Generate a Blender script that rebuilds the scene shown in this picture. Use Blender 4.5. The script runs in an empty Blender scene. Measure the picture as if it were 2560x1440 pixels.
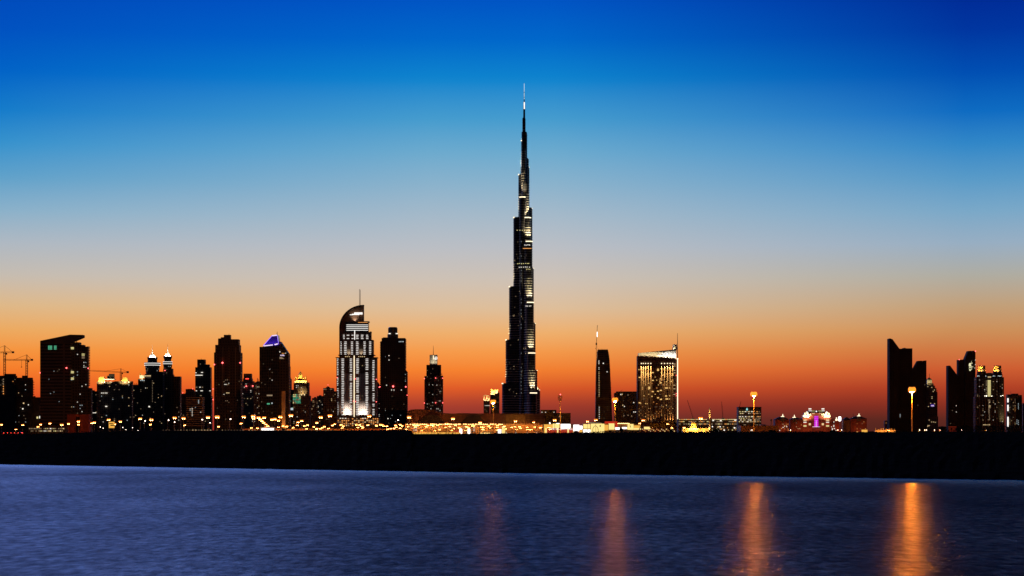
import bpy, math, random
from mathutils import Vector, Matrix
R = math.radians
random.seed(7)
S = bpy.context.scene
COL = S.collection

# ------------------------------------------------------------------ camera
F, HZ, H, G = 5150.0, 1078.0, 8.0, 2.0      # focal length in photo pixels, horizon row, eye height, city ground level
cd = bpy.data.cameras.new('camera')
cd.sensor_width = 36.0
cd.lens = 36.0 * F / 2560.0
cd.shift_y = (HZ - 720.0) / 2560.0
cd.clip_start, cd.clip_end = 1.0, 90000.0
cam = bpy.data.objects.new('camera', cd)
cam.location = (0, 0, H)
cam.rotation_euler = (R(90), 0, 0)
COL.objects.link(cam)
S.camera = cam

# ------------------------------------------------------------------ world: afterglow sky (the sun has set behind the city)
def lin(c):
    c = c / 255.0
    return c / 12.92 if c <= 0.04045 else ((c + 0.055) / 1.055) ** 2.4
def rgb(r, g, b): return (lin(r), lin(g), lin(b), 1.0)

SKY = {  # photo row -> colour, for three bearings; rows < 0 are above the frame, raised in west and mid to brighten the water
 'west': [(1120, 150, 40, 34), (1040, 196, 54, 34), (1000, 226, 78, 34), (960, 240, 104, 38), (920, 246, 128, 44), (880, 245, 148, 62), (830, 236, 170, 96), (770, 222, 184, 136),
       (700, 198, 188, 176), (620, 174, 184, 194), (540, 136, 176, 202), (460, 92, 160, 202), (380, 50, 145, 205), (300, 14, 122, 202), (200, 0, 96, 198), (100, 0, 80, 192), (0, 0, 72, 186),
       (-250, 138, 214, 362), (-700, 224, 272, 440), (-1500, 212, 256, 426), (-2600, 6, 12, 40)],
 'mid': [(1120, 110, 40, 44), (1050, 138, 54, 48), (1010, 172, 64, 46), (970, 224, 92, 40), (925, 246, 130, 48), (880, 246, 154, 74), (830, 238, 176, 110), (770, 222, 190, 154),
       (700, 206, 193, 180), (620, 187, 190, 196), (540, 165, 185, 201), (460, 138, 178, 204), (380, 108, 170, 206), (300, 70, 156, 206), (200, 14, 132, 206), (100, 0, 103, 202), (0, 0, 84, 196),
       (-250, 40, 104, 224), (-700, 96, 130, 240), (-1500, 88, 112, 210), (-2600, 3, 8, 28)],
 'north': [(1120, 66, 34, 30), (1050, 92, 40, 32), (1010, 138, 48, 34), (970, 178, 66, 38), (925, 206, 94, 50), (880, 208, 120, 66), (830, 204, 144, 90), (770, 194, 160, 122),
       (700, 176, 172, 160), (620, 152, 174, 194), (540, 122, 168, 200), (460, 88, 154, 200), (380, 50, 136, 200), (300, 14, 108, 194), (200, 0, 78, 178), (100, 0, 54, 160), (0, 0, 40, 148),
       (-250, 2, 28, 110), (-700, 5, 22, 72), (-1500, 4, 14, 42), (-2600, 2, 6, 18)]}
E0, E1 = -0.012, 0.75
W = bpy.data.worlds.new('World')
S.world = W
W.use_nodes = True
nt = W.node_tree
nt.nodes.clear()
def N(t, **k):
    n = nt.nodes.new(t)
    for a, b in k.items(): setattr(n, a, b)
    return n
def mth(op, a, b=None, c=None, clamp=False):
    n = N('ShaderNodeMath', operation=op, use_clamp=clamp)
    for i, v in enumerate((a, b, c)):
        if v is None: continue
        if isinstance(v, (int, float)): n.inputs[i].default_value = v
        else: nt.links.new(v, n.inputs[i])
    return n.outputs[0]
tc = N('ShaderNodeTexCoord')
sx = N('ShaderNodeSeparateXYZ')
nt.links.new(tc.outputs['Generated'], sx.inputs[0])
X_, Y_, Z_ = sx.outputs
hyp = mth('SQRT', mth('ADD', mth('MULTIPLY', X_, X_), mth('MULTIPLY', Y_, Y_)))
elev = mth('DIVIDE', Z_, mth('MAXIMUM', hyp, 0.001))
fac = mth('DIVIDE', mth('SUBTRACT', elev, E0), E1 - E0, clamp=True)
def ramp(stops):
    n = N('ShaderNodeValToRGB')
    cr = n.color_ramp
    pts = sorted(((HZ - y) / F - E0) / (E1 - E0) if True else 0 for (y, *_) in stops)
    data = sorted((min(1, max(0, ((HZ - y) / F - E0) / (E1 - E0))), rgb(r, g, b)) for (y, r, g, b) in stops)
    cr.elements[0].position, cr.elements[0].color = data[0]
    cr.elements[1].position, cr.elements[1].color = data[-1]
    for p, c in data[1:-1]:
        e = cr.elements.new(p); e.color = c
    nt.links.new(fac, n.inputs[0])
    return n.outputs[0]
bear = mth('DIVIDE', X_, mth('MAXIMUM', mth('ABSOLUTE', Y_), 0.2))
def mix(f, a, b):
    n = N('ShaderNodeMix', data_type='RGBA')
    nt.links.new(f, n.inputs[0]); nt.links.new(a, n.inputs[6]); nt.links.new(b, n.inputs[7])
    return n.outputs[2]
t1 = mth('DIVIDE', mth('ADD', bear, 0.26), 0.22, clamp=True)
low = mth('SUBTRACT', 1.0, mth('DIVIDE', elev, 0.05, clamp=True), clamp=True)
t2 = mth('DIVIDE', mth('ADD', mth('ADD', bear, -0.02), mth('MULTIPLY', low, 0.075)), 0.20, clamp=True)
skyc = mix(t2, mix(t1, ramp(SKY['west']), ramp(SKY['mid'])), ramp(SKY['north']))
# the half of the sky away from the afterglow is already night
back = mth('ADD', mth('MULTIPLY', mth('DIVIDE', mth('ADD', Y_, 0.15), 0.6, clamp=True), 0.97), 0.03)
bg = N('ShaderNodeBackground')
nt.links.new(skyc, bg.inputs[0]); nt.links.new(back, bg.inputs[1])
ns = N('ShaderNodeTexSky', sky_type='NISHITA', sun_disc=False)
ns.sun_elevation, ns.sun_rotation = R(-4), R(-8)
bg2 = N('ShaderNodeBackground')
bg2.inputs[1].default_value = 0.002
nt.links.new(ns.outputs[0], bg2.inputs[0])
ad = N('ShaderNodeAddShader')
nt.links.new(bg.outputs[0], ad.inputs[0]); nt.links.new(bg2.outputs[0], ad.inputs[1])
wo = N('ShaderNodeOutputWorld')
nt.links.new(ad.outputs[0], wo.inputs[0])
# no sun lamp: the sun is below the horizon behind the skyline

vs = S.view_settings
vs.view_transform, vs.look, vs.exposure, vs.gamma = 'Standard', 'None', 0.0, 1.0
vs.use_curve_mapping = False
S.cycles.use_denoising = True
S.cycles.use_light_tree = True
S.cycles.max_bounces = 4
S.cycles.diffuse_bounces = 2
S.cycles.glossy_bounces = 3
S.cycles.sample_clamp_indirect = 4.0
S.cycles.caustics_reflective = True

# ------------------------------------------------------------------ materials
MATS = {}
def mat(name, col, rough=0.7, emit=None, power=0.0, noise=0.25, nscale=0.15, metal=0.0, sample=False):
    if name in MATS: return MATS[name]
    m = bpy.data.materials.new(name); m.use_nodes = True
    t = m.node_tree; b = t.nodes['Principled BSDF']
    b.inputs['Roughness'].default_value = rough
    b.inputs['Metallic'].default_value = metal
    if rough >= 0.9: b.inputs['Specular IOR Level'].default_value = 0.0
    if emit is None:
        tx = t.nodes.new('ShaderNodeTexCoord'); no = t.nodes.new('ShaderNodeTexNoise'); cr = t.nodes.new('ShaderNodeValToRGB')
        no.inputs['Scale'].default_value = nscale; no.inputs['Detail'].default_value = 5
        cr.color_ramp.elements[0].position, cr.color_ramp.elements[1].position = 0.3, 0.7
        cr.color_ramp.elements[0].color = (*[c * (1 - noise) for c in col], 1)
        cr.color_ramp.elements[1].color = (*[min(1, c * (1 + noise)) for c in col], 1)
        t.links.new(tx.outputs['Object'], no.inputs['Vector']); t.links.new(no.outputs[0], cr.inputs[0])
        t.links.new(cr.outputs[0], b.inputs['Base Color'])
    else:
        b.inputs['Base Color'].default_value = (0.05, 0.05, 0.05, 1)
        b.inputs['Emission Color'].default_value = (*emit, 1)
        b.inputs['Emission Strength'].default_value = power
        m.cycles.emission_sampling = 'AUTO' if sample else 'NONE'
    MATS[name] = m
    return m
def facade(name, wall, glass, bay=3.6, floor=3.8, frame=0.9, rough=0.25, spec=0.35):
    """curtain wall: a grid of glass panes between floor slabs and mullions"""
    if name in MATS: return MATS[name]
    m = bpy.data.materials.new(name); m.use_nodes = True
    t = m.node_tree; b = t.nodes['Principled BSDF']
    tx = t.nodes.new('ShaderNodeTexCoord'); se = t.nodes.new('ShaderNodeSeparateXYZ'); ad = t.nodes.new('ShaderNodeMath'); co = t.nodes.new('ShaderNodeCombineXYZ')
    br = t.nodes.new('ShaderNodeTexBrick'); br.offset = 0.0; br.squash = 1.0
    ad.operation = 'ADD'
    L = t.links.new
    L(tx.outputs['Object'], se.inputs[0]); L(se.outputs[0], ad.inputs[0]); L(se.outputs[1], ad.inputs[1]); L(ad.outputs[0], co.inputs[0]); L(se.outputs[2], co.inputs[1])
    L(co.outputs[0], br.inputs['Vector'])
    br.inputs['Scale'].default_value = 1.0
    br.inputs['Brick Width'].default_value = bay; br.inputs['Row Height'].default_value = floor
    br.inputs['Mortar Size'].default_value = frame; br.inputs['Mortar Smooth'].default_value = 0.0; br.inputs['Bias'].default_value = 0.0
    br.inputs['Color1'].default_value = (*glass, 1); br.inputs['Color2'].default_value = (*[g * 1.8 for g in glass], 1); br.inputs['Mortar'].default_value = (*wall, 1)
    no = t.nodes.new('ShaderNodeTexNoise'); no.inputs['Scale'].default_value = 0.03; no.inputs['Detail'].default_value = 4
    mr = t.nodes.new('ShaderNodeMapRange'); mr.inputs[3].default_value = 0.6; mr.inputs[4].default_value = 1.4
    L(tx.outputs['Object'], no.inputs['Vector']); L(no.outputs[0], mr.inputs[0])
    mx = t.nodes.new('ShaderNodeMix'); mx.data_type = 'RGBA'; mx.blend_type = 'MULTIPLY'; mx.inputs[0].default_value = 1.0
    L(br.outputs['Color'], mx.inputs[6]); L(mr.outputs[0], mx.inputs[7]); L(mx.outputs[2], b.inputs['Base Color'])
    mr2 = t.nodes.new('ShaderNodeMapRange'); mr2.inputs[3].default_value = rough; mr2.inputs[4].default_value = 0.8
    L(br.outputs['Fac'], mr2.inputs[0]); L(mr2.outputs[0], b.inputs['Roughness'])
    b.inputs['Specular IOR Level'].default_value = spec
    MATS[name] = m
    return m

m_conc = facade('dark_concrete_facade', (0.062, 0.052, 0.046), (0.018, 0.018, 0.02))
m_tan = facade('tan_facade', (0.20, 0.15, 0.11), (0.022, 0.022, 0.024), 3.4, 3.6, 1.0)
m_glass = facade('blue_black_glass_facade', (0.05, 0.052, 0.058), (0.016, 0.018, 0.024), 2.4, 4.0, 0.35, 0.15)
m_ledge = facade('ledged_facade', (0.085, 0.068, 0.058), (0.02, 0.02, 0.022), 40.0, 4.2, 1.1)
m_raw = mat('raw_concrete', (0.09, 0.08, 0.07), 0.9)
m_roof = mat('dark_roof', (0.055, 0.048, 0.045), 0.8)
m_steel = mat('steel_frame', (0.07, 0.06, 0.055), 0.6, noise=0.15)
m_pole = mat('galvanised_pole', (0.22, 0.20, 0.19), 0.5, noise=0.1)
m_red = mat('red_plaster', (0.30, 0.07, 0.05), 0.85)
m_sand = mat('sandstone_wall', (0.52, 0.36, 0.22), 0.85, nscale=0.06)
m_white = mat('white_stone', (0.74, 0.70, 0.62), 0.7, noise=0.1)
m_fin = mat('uplit_fins', (0.50, 0.47, 0.40), 0.45, noise=0.15)
m_fin_dark = mat('unlit_fins', (0.085, 0.08, 0.075), 0.5, noise=0.15)
m_copper = mat('copper_cladding', (0.26, 0.13, 0.07), 0.6)
m_gold = mat('gold_tiles', (0.62, 0.40, 0.12), 0.5)
m_screen = mat('dark_sign_back', (0.02, 0.02, 0.024), 0.6)
w_warm = mat('lit_window_warm', 0, emit=(1.0, 0.72, 0.36), power=0.85)
w_white = mat('lit_window_white', 0, emit=(1.0, 0.93, 0.80), power=1.1)
w_cool = mat('lit_window_cool', 0, emit=(0.80, 0.95, 1.0), power=0.6)
w_dim = mat('lit_window_dim', 0, emit=(1.0, 0.70, 0.42), power=0.28)
w_yel = mat('lit_window_yellow', 0, emit=(1.0, 0.86, 0.36), power=0.75)
w_green = mat('lit_window_green', 0, emit=(0.16, 0.9, 0.5), power=0.45)
w_or = mat('lit_window_orange', 0, emit=(1.0, 0.40, 0.10), power=0.9)
e_led = mat('led_white', 0, emit=(1.0, 0.96, 0.90), power=1.25)
e_ledw = mat('led_warm', 0, emit=(1.0, 0.84, 0.55), power=1.7)
e_purple = mat('led_violet', 0, emit=(0.32, 0.16, 1.0), power=1.3)
e_pink = mat('led_pink', 0, emit=(0.85, 0.03, 0.95), power=0.85)
e_pale = mat('led_lilac', 0, emit=(0.95, 0.75, 1.0), power=1.0)
e_red = mat('red_beacon', 0, emit=(1.0, 0.10, 0.10), power=6.0)
e_tail = mat('red_tail_light', 0, emit=(1.0, 0.05, 0.03), power=8.0)
e_sod = mat('sodium_lamp', 0, emit=(1.0, 0.42, 0.11), power=60.0, sample=True)
e_glow = mat('sodium_lamp_halo', 0, emit=(1.0, 0.23, 0.028), power=1.8, sample=False)
e_halo = mat('mast_lamp_halo', 0, emit=(1.0, 0.27, 0.022), power=1.7, sample=False)
e_mast = [mat('high_mast_lamp_%s' % n, 0, emit=(1.0, 0.25, 0.008), power=p, sample=True) for n, p in (('weak', 32000.0), ('mid', 110000.0), ('strong', 180000.0), ('full', 260000.0))]
e_wl = mat('white_street_lamp', 0, emit=(1.0, 0.76, 0.60), power=9.0, sample=True)
e_wall = mat('canopy_lamp', 0, emit=(1.0, 0.55, 0.18), power=7.0, sample=True)
e_panel = mat('lit_panel_yellow', 0, emit=(1.0, 0.74, 0.24), power=1.15, sample=True)
e_panelo = mat('lit_panel_amber', 0, emit=(1.0, 0.50, 0.08), power=0.9, sample=True)
e_panelw = mat('lit_panel_white', 0, emit=(1.0, 0.95, 0.90), power=2.2, sample=True)
e_cyan = mat('sign_teal', 0, emit=(0.35, 0.95, 0.95), power=1.0)

# ------------------------------------------------------------------ mesh helpers
def px(x, D): return (x - 1280.0) * D / F
def pz(y, D): return H + (HZ - y) * D / F
class MB:
    def __init__(s): s.v, s.f, s.mi, s.cur = [], [], [], 0
    def add(s, vs_, fs_):
        o = len(s.v); s.v += [tuple(p) for p in vs_]; s.f += [tuple(i + o for i in q) for q in fs_]; s.mi += [s.cur] * len(fs_)
        return s
    def box(s, x0, x1, y0, y1, z0, z1):
        return s.add([(x0, y0, z0), (x1, y0, z0), (x1, y1, z0), (x0, y1, z0), (x0, y0, z1), (x1, y0, z1), (x1, y1, z1), (x0, y1, z1)],
                     [(0, 3, 2, 1), (4, 5, 6, 7), (0, 1, 5, 4), (1, 2, 6, 5), (2, 3, 7, 6), (3, 0, 4, 7)])
    def extrude_y(s, poly, y0, y1):           # poly: (x, z) points, counter-clockwise seen from the front
        n = len(poly)
        return s.add([(x, y0, z) for x, z in poly] + [(x, y1, z) for x, z in poly],
                     [tuple(range(n)), tuple(range(2 * n - 1, n - 1, -1))] + [((i + 1) % n, i, i + n, (i + 1) % n + n) for i in range(n)])
    def extrude_z(s, poly, z0, z1, k=1.0, c=None):    # poly: (x, y)
        n = len(poly)
        if c is None: c = (sum(p[0] for p in poly) / n, sum(p[1] for p in poly) / n)
        top = [(c[0] + (x - c[0]) * k, c[1] + (y - c[1]) * k, z1) for x, y in poly]
        return s.add([(x, y, z0) for x, y in poly] + top,
                     [tuple(range(n - 1, -1, -1)), tuple(range(n, 2 * n))] + [(i, (i + 1) % n, (i + 1) % n + n, i + n) for i in range(n)])
    def lathe(s, cx, cy, prof, n=20):         # prof: (r, z) bottom to top
        vs_, fs_ = [], []
        for r, z in prof:
            for i in range(n):
                a = 2 * math.pi * i / n
                vs_.append((cx + r * math.cos(a), cy + r * math.sin(a), z))
        for j in range(len(prof) - 1):
            for i in range(n):
                fs_.append((j * n + i, j * n + (i + 1) % n, (j + 1) * n + (i + 1) % n, (j + 1) * n + i))
        fs_.append(tuple(range(n - 1, -1, -1))); fs_.append(tuple((len(prof) - 1) * n + i for i in range(n)))
        return s.add(vs_, fs_)
    def tube(s, p, q, r, n=6, r2=None):
        p, q = Vector(p), Vector(q); d = (q - p)
        if d.length < 1e-6: return s
        d.normalize()
        a = d.orthogonal().normalized(); b = d.cross(a)
        r2 = r if r2 is None else r2
        vs_ = [p + (a * math.cos(t) + b * math.sin(t)) * r for t in [2 * math.pi * i / n for i in range(n)]]
        vs_ += [q + (a * math.cos(t) + b * math.sin(t)) * r2 for t in [2 * math.pi * i / n for i in range(n)]]
        return s.add(vs_, [tuple(range(n - 1, -1, -1)), tuple(range(n, 2 * n))] + [(i, (i + 1) % n, (i + 1) % n + n, i + n) for i in range(n)])
    def build(s, name, m, parent=None, smooth=False):
        me = bpy.data.meshes.new(name)
        o = parent.location if parent is not None else Vector((0, 0, 0))
        me.from_pydata([(x - o[0], y - o[1], z - o[2]) for x, y, z in s.v], [], s.f)
        for q in (m if isinstance(m, (list, tuple)) else [m]): me.materials.append(q)
        if any(s.mi): me.polygons.foreach_set('material_index', s.mi)
        me.update()
        if smooth:
            for p in me.polygons: p.use_smooth = True
        ob = bpy.data.objects.new(name, me); COL.objects.link(ob)
        if parent is not None: ob.parent = parent
        return ob
def empty(name, label, cat, loc, group=None):
    o = bpy.data.objects.new(name, None); COL.objects.link(o)
    o.location = loc; o['label'] = label; o['category'] = cat
    o.empty_display_size = 5
    if group: o['group'] = group
    return o
def tag(o, label, cat, group=None):
    o['label'] = label; o['category'] = cat
    if group: o['group'] = group
    return o

UNIT = {}
def unit_cube(m):
    if m.name not in UNIT:
        b = MB().box(-.5, .5, -.5, .5, -.5, .5)
        me = bpy.data.meshes.new('lit_window'); me.from_pydata(b.v, [], b.f); me.materials.append(m); UNIT[m.name] = me
    return UNIT[m.name]

class Bld:
    """one building: an Empty at its base; parts are given in photo pixels at distance D"""
    def __init__(s, name, label, cat, D, xc, group=None):
        s.D = D; s.root = empty(name, label, cat, (px(xc, D), D, G), group)
    def dk(s, x): return 1 - .68 * min(1, abs(x - 1280) / 1250)      # the towers far from the centre are shallow slabs
    def X(s, x, f=0): return px(x, s.D + f)
    def Z(s, y, f=0): return pz(y, s.D + f)
    def box(s, mb, x0, x1, yt, yb=None, f=0.0, d=30.0):
        z0 = G if yb is None else s.Z(yb, f); d = d * s.dk(x0 if x0 > 1280 else x1)
        return mb.box(s.X(x0, f), s.X(x1, f), s.D + f, s.D + f + d, z0, s.Z(yt, f))
    def part(s, name, m, boxes, label=None, parent=None):
        mb = MB()
        for b in boxes: s.box(mb, *b)
        o = mb.build(name, m, s.root)
        if label: o['label'] = label
        return o
    def poly(s, name, m, pts, f=0.0, d=30.0):
        d = d * s.dk(pts[0][0]); pts = [(s.X(x, f), (G if y is None else s.Z(y, f))) for x, y in pts]
        a = sum(pts[i][0] * pts[(i + 1) % len(pts)][1] - pts[(i + 1) % len(pts)][0] * pts[i][1] for i in range(len(pts)))
        if a < 0: pts = pts[::-1]
        return MB().extrude_y(pts, s.D + f, s.D + f + d).build(name, m, s.root)
    def win(s, x, y, w, h, m, f=0.0, name='lit_window'):
        o = bpy.data.objects.new(name, unit_cube(m)); COL.objects.link(o); o.parent = s.root
        k = (s.D + f) / F
        o.location = (px(x, s.D + f) - s.root.location[0], f - 0.05, pz(y, s.D + f) - G)
        o.scale = (w * k, 0.6, h * k)
        return o
    def scatter(s, x0, x1, y0, y1, n, mats, f=0.0, w=1.8, h=1.5, dx=4.0, dy=3.9, seed=0):
        rn = random.Random(seed * 7919 + int(x0) * 31 + int(y0))
        cols = max(1, int((x1 - x0) / dx)); rows = max(1, int((y1 - y0) / dy)); used = set()
        n = min(int(n * .62) + 1, cols * rows); w *= .85; h *= .85
        while len(used) < n:
            c = (rn.randrange(cols), rn.randrange(rows))
            if c in used: continue
            used.add(c)
            s.win(x0 + (c[0] + .5) * (x1 - x0) / cols, y0 + (c[1] + .5) * (y1 - y0) / rows, w * rn.uniform(.7, 1.4), h * rn.uniform(.8, 1.15), rn.choice(mats), f)
    def beacon(s, x, y, f=0.0, r=1.1):
        k = (s.D + f) / F
        c = (px(x, s.D + f), s.D + f - r, pz(y, s.D + f))
        MB().lathe(c[0], c[1], [(r * .2, c[2] - r), (r * .9, c[2] - r * .4), (r, c[2]), (r * .9, c[2] + r * .4), (r * .2, c[2] + r)], 8).build('warning_light', e_red, s.root)
    def mast(s, name, m, x, y0, y1, r, f=0.0, r2=None, n=8):
        return MB().tube((s.X(x, f), s.D + f, s.Z(y0, f)), (s.X(x, f), s.D + f, s.Z(y1, f)), r, n, r2).build(name, m, s.root)
    def spot(s, p, target, power, col=(1, .85, .6), ang=60, blend=.6, size=.6, name='floodlight'):
        """p, target: (photo x, photo y, offset towards/away) ; a lamp aimed at the building"""
        l = bpy.data.lights.new(name, 'SPOT'); l.energy = power; l.color = col; l.spot_size = R(ang); l.spot_blend = blend; l.shadow_soft_size = size
        o = bpy.data.objects.new(name, l); COL.objects.link(o); o.parent = s.root
        a = Vector((s.X(p[0], p[2]), s.D + p[2], s.Z(p[1], p[2]))); b = Vector((s.X(target[0], target[2]), s.D + target[2], s.Z(target[1], target[2])))
        o.location = a - s.root.location
        o.rotation_euler = (b - a).to_track_quat('-Z', 'Y').to_euler()
        return o
    def ledges(s, name, m, x0, x1, y0, y1, step, f=0.0, d=30.0, t=1.0, out=0.8):
        mb = MB(); y = y0; d = d * s.dk(x0 if x0 > 1280 else x1)
        while y < y1:
            z = s.Z(y, f)
            mb.box(s.X(x0, f) - out, s.X(x1, f) + out, s.D + f - out, s.D + f + d + out, z - t / 2, z + t / 2); y += step
        return mb.build(name, m, s.root)
    def glyphs(s, name, m, x0, x1, yt, yb, n, f=-1.0, seed=1, slope=0.0):
        """an illegible row of lettering: bars and strokes of uneven width"""
        rn = random.Random(seed); mb = MB(); cw = (x1 - x0) / n
        for i in range(n):
            a = x0 + i * cw; b = a + cw * .78; o = slope * i
            st = (b - a) * .32; h = yb - yt; top = yt + o + rn.choice((0, 0, .15, .3)) * h; bot = yb + o
            k = rn.randrange(4)
            bars = [(a, a + st, top, bot)]
            if k in (0, 2): bars.append((b - st, b, top, bot))
            if k in (0, 1): bars.append((a + st, b - (st if k == 0 else 0), top + .38 * h, top + .58 * h))
            if k in (1, 3): bars.append((a + st, b, bot - .22 * h, bot))
            for q in bars:
                mb.box(s.X(q[0], f), s.X(q[1], f), s.D + f - .4, s.D + f, s.Z(q[3], f), s.Z(q[2], f))
        return mb.build(name, m, s.root)

# ------------------------------------------------------------------ the setting: water, bank, city ground
def shore(x):      # photo column -> distance of the far shoreline
    pts = [(-3000, 1135), (0, 1161), (400, 1168), (1000, 1178), (1300, 1183), (1820, 1190), (2200, 1195), (2560, 1200), (5000, 1222)]
    for (a, ya), (b, yb) in zip(pts, pts[1:]):
        if a <= x <= b:
            return H * F / (ya + (yb - ya) * (x - a) / (b - a) - HZ)
def crest_row(x):
    pts = [(-3000, 1084), (0, 1087), (100, 1086), (200, 1082.5), (260, 1080.5), (420, 1077), (830, 1077.5), (1027, 1076.5), (1033, 1085), (1200, 1084), (1300, 1082.5), (1450, 1081.5), (1640, 1081.5), (1800, 1080.5), (2560, 1080), (6000, 1080)]
    for (a, ya), (b, yb) in zip(pts, pts[1:]):
        if a <= x <= b: return ya + (yb - ya) * (x - a) / (b - a)
DC = 640.0
def make_land():
    mb = MB(); cols = [-3000, -2000, -1200, -700, -400] + list(range(-200, 2790, 14)) + [3000, 3400, 4200, 5000]
    cols = sorted(set(cols + [1027, 1029, 1031, 1033]))
    rn = random.Random(3); rows = 0
    for x in cols:
        ds = shore(x) + rn.uniform(-1.2, 1.2); zc = pz(crest_row(x), DC)
        prof = [(ds - 8, -0.9), (ds, 0.05), (ds + 2, 0.5 + rn.uniform(-.1, .2)), (ds + 6, 0.9)]
        for k in range(1, 9):
            t = k / 9; d = ds + 6 + (DC - ds - 6) * t
            prof.append((d, 0.9 + (zc - 0.9) * (t ** 0.8) + rn.uniform(-.22, .22) * (0.4 if t > .8 else 1)))
        prof += [(DC, zc), (DC + 15, zc - .25), (DC + 60, min(zc - 1, 4)), (DC + 180, G + .3), (1200, G), (2500, G), (6000, G), (12000, G), (60000, G)]
        rows = len(prof)
        mb.v += [(px(x, d), d, z) for d, z in prof]
    for i in range(len(cols) - 1):
        for j in range(rows - 1):
            mb.f.append((i * rows + j, (i + 1) * rows + j, (i + 1) * rows + j + 1, i * rows + j + 1))
    o = mb.build('ground', mat('dark_scrub_soil', (0.014, 0.012, 0.010), 0.95, noise=0.5, nscale=0.3)); o['kind'] = 'structure'
make_land()

wm = bpy.data.materials.new('rippled_water'); wm.use_nodes = True
t_ = wm.node_tree; b_ = t_.nodes['Principled BSDF']; Lk = t_.links.new
b_.inputs['Base Color'].default_value = (0.004, 0.010, 0.022, 1); b_.inputs['Roughness'].default_value = 0.27; b_.inputs['IOR'].default_value = 1.4
tx_ = t_.nodes.new('ShaderNodeTexCoord')
def wave(scale, sx_, rot, detail, amp, sy_=1.0):
    mp = t_.nodes.new('ShaderNodeMapping'); mp.inputs['Rotation'].default_value = (0, 0, R(rot)); mp.inputs['Scale'].default_value = (sx_, sy_, 1)
    no = t_.nodes.new('ShaderNodeTexNoise'); no.inputs['Scale'].default_value = scale; no.inputs['Detail'].default_value = detail; no.inputs['Roughness'].default_value = 0.55
    mu = t_.nodes.new('ShaderNodeMath'); mu.operation = 'MULTIPLY'; mu.inputs[1].default_value = amp
    Lk(tx_.outputs['Object'], mp.inputs[0]); Lk(mp.outputs[0], no.inputs['Vector']); Lk(no.outputs[0], mu.inputs[0])
    return mu.outputs[0]
def add_(a, b):
    n = t_.nodes.new('ShaderNodeMath'); n.operation = 'ADD'; Lk(a, n.inputs[0]); Lk(b, n.inputs[1]); return n.outputs[0]
hgt = add_(add_(wave(1.35, 0.56, 6, 2.5, 0.19, 0.42), wave(0.2, 0.55, -6, 2, 0.36, 0.5)), wave(3.6, 0.6, 12, 2.5, 0.085, 0.5))
pat = add_(wave(1.6, 0.7, 5, 5, 0.62, 0.25), wave(0.05, 1.0, 20, 3, 0.38, 0.45))
mr_ = t_.nodes.new('ShaderNodeMapRange'); mr_.inputs[1].default_value = 0.32; mr_.inputs[2].default_value = 0.68; mr_.inputs[3].default_value = 0.25; mr_.inputs[4].default_value = 0.50
Lk(pat, mr_.inputs[0])
# the strip in the lee of the bank is calmer
dt_ = t_.nodes.new('ShaderNodeVectorMath'); dt_.operation = 'DOT_PRODUCT'; dt_.inputs[1].default_value = (-0.618, -0.786, 0)
Lk(tx_.outputs['Object'], dt_.inputs[0])
lee = t_.nodes.new('ShaderNodeMapRange'); lee.interpolation_type = 'SMOOTHSTEP'
d0 = -0.618 * -124.8 - 0.786 * 502
lee.inputs[1].default_value = d0; lee.inputs[2].default_value = d0 + 55; Lk(dt_.outputs['Value'], lee.inputs[0])
rx_ = t_.nodes.new('ShaderNodeMix'); rx_.data_type = 'FLOAT'; rx_.inputs[2].default_value = 0.21
Lk(lee.outputs[0], rx_.inputs[0]); Lk(mr_.outputs[0], rx_.inputs[3]); Lk(rx_.outputs[0], b_.inputs['Roughness'])
b_.inputs['Anisotropic'].default_value = 0.88
tg_ = t_.nodes.new('ShaderNodeTangent'); tg_.direction_type = 'UV_MAP'; tg_.uv_map = 'water_uv'
Lk(tg_.outputs[0], b_.inputs['Tangent'])
bu_ = t_.nodes.new('ShaderNodeBump'); bu_.inputs['Strength'].default_value = 1.0; bu_.inputs['Distance'].default_value = 1.0
Lk(hgt, bu_.inputs['Height']); Lk(bu_.outputs[0], b_.inputs['Normal'])
w = MB(); w.v = [(-3000, -400, 0), (3000, -400, 0), (3000, 900, 0), (-3000, 900, 0)]; w.f = [(0, 1, 2, 3)]
wo_ = w.build('water', wm); wo_['kind'] = 'structure'
uv = wo_.data.uv_layers.new(name='water_uv')     # u runs along y: the swell's steep direction
for lp in wo_.data.loops:
    co = wo_.data.vertices[lp.vertex_index].co; uv.data[lp.index].uv = (co.y * .001, -co.x * .001)

# scrub along the top of the bank: one uncountable mass of leaves
def tree_row(x):
    pts = [(1340, 1083), (1440, 1080), (1480, 1079), (1520, 1077), (1545, 1075), (1566, 1073), (1590, 1077), (1640, 1079), (1690, 1078), (1720, 1079), (1770, 1077), (1800, 1075), (1850, 1078), (1920, 1078), (1935, 1076), (2000, 1079), (2060, 1079), (2090, 1077), (2130, 1080), (2200, 1080), (2240, 1078), (2300, 1079), (2340, 1077), (2380, 1073), (2396, 1066), (2440, 1064), (2500, 1065), (2560, 1064), (3400, 1064)]
    for (a, ya), (b, yb) in zip(pts, pts[1:]):
        if a <= x <= b: return ya + (yb - ya) * (x - a) / (b - a)
m_leaf = mat('dark_leaves', (0.035, 0.045, 0.022), 0.9, noise=0.5, nscale=0.8)
m_bark = mat('bark', (0.06, 0.045, 0.035), 0.95)
def leaf(mb, rn, c, s):
    a = Vector((rn.gauss(0, 1), rn.gauss(0, 1), rn.gauss(0, 1))).normalized(); b = a.orthogonal().normalized(); d = a.cross(b)
    c = Vector(c); mb.add([c - b * s, c + d * s * .45, c + b * s, c - d * s * .45], [(0, 1, 2, 3)])
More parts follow.
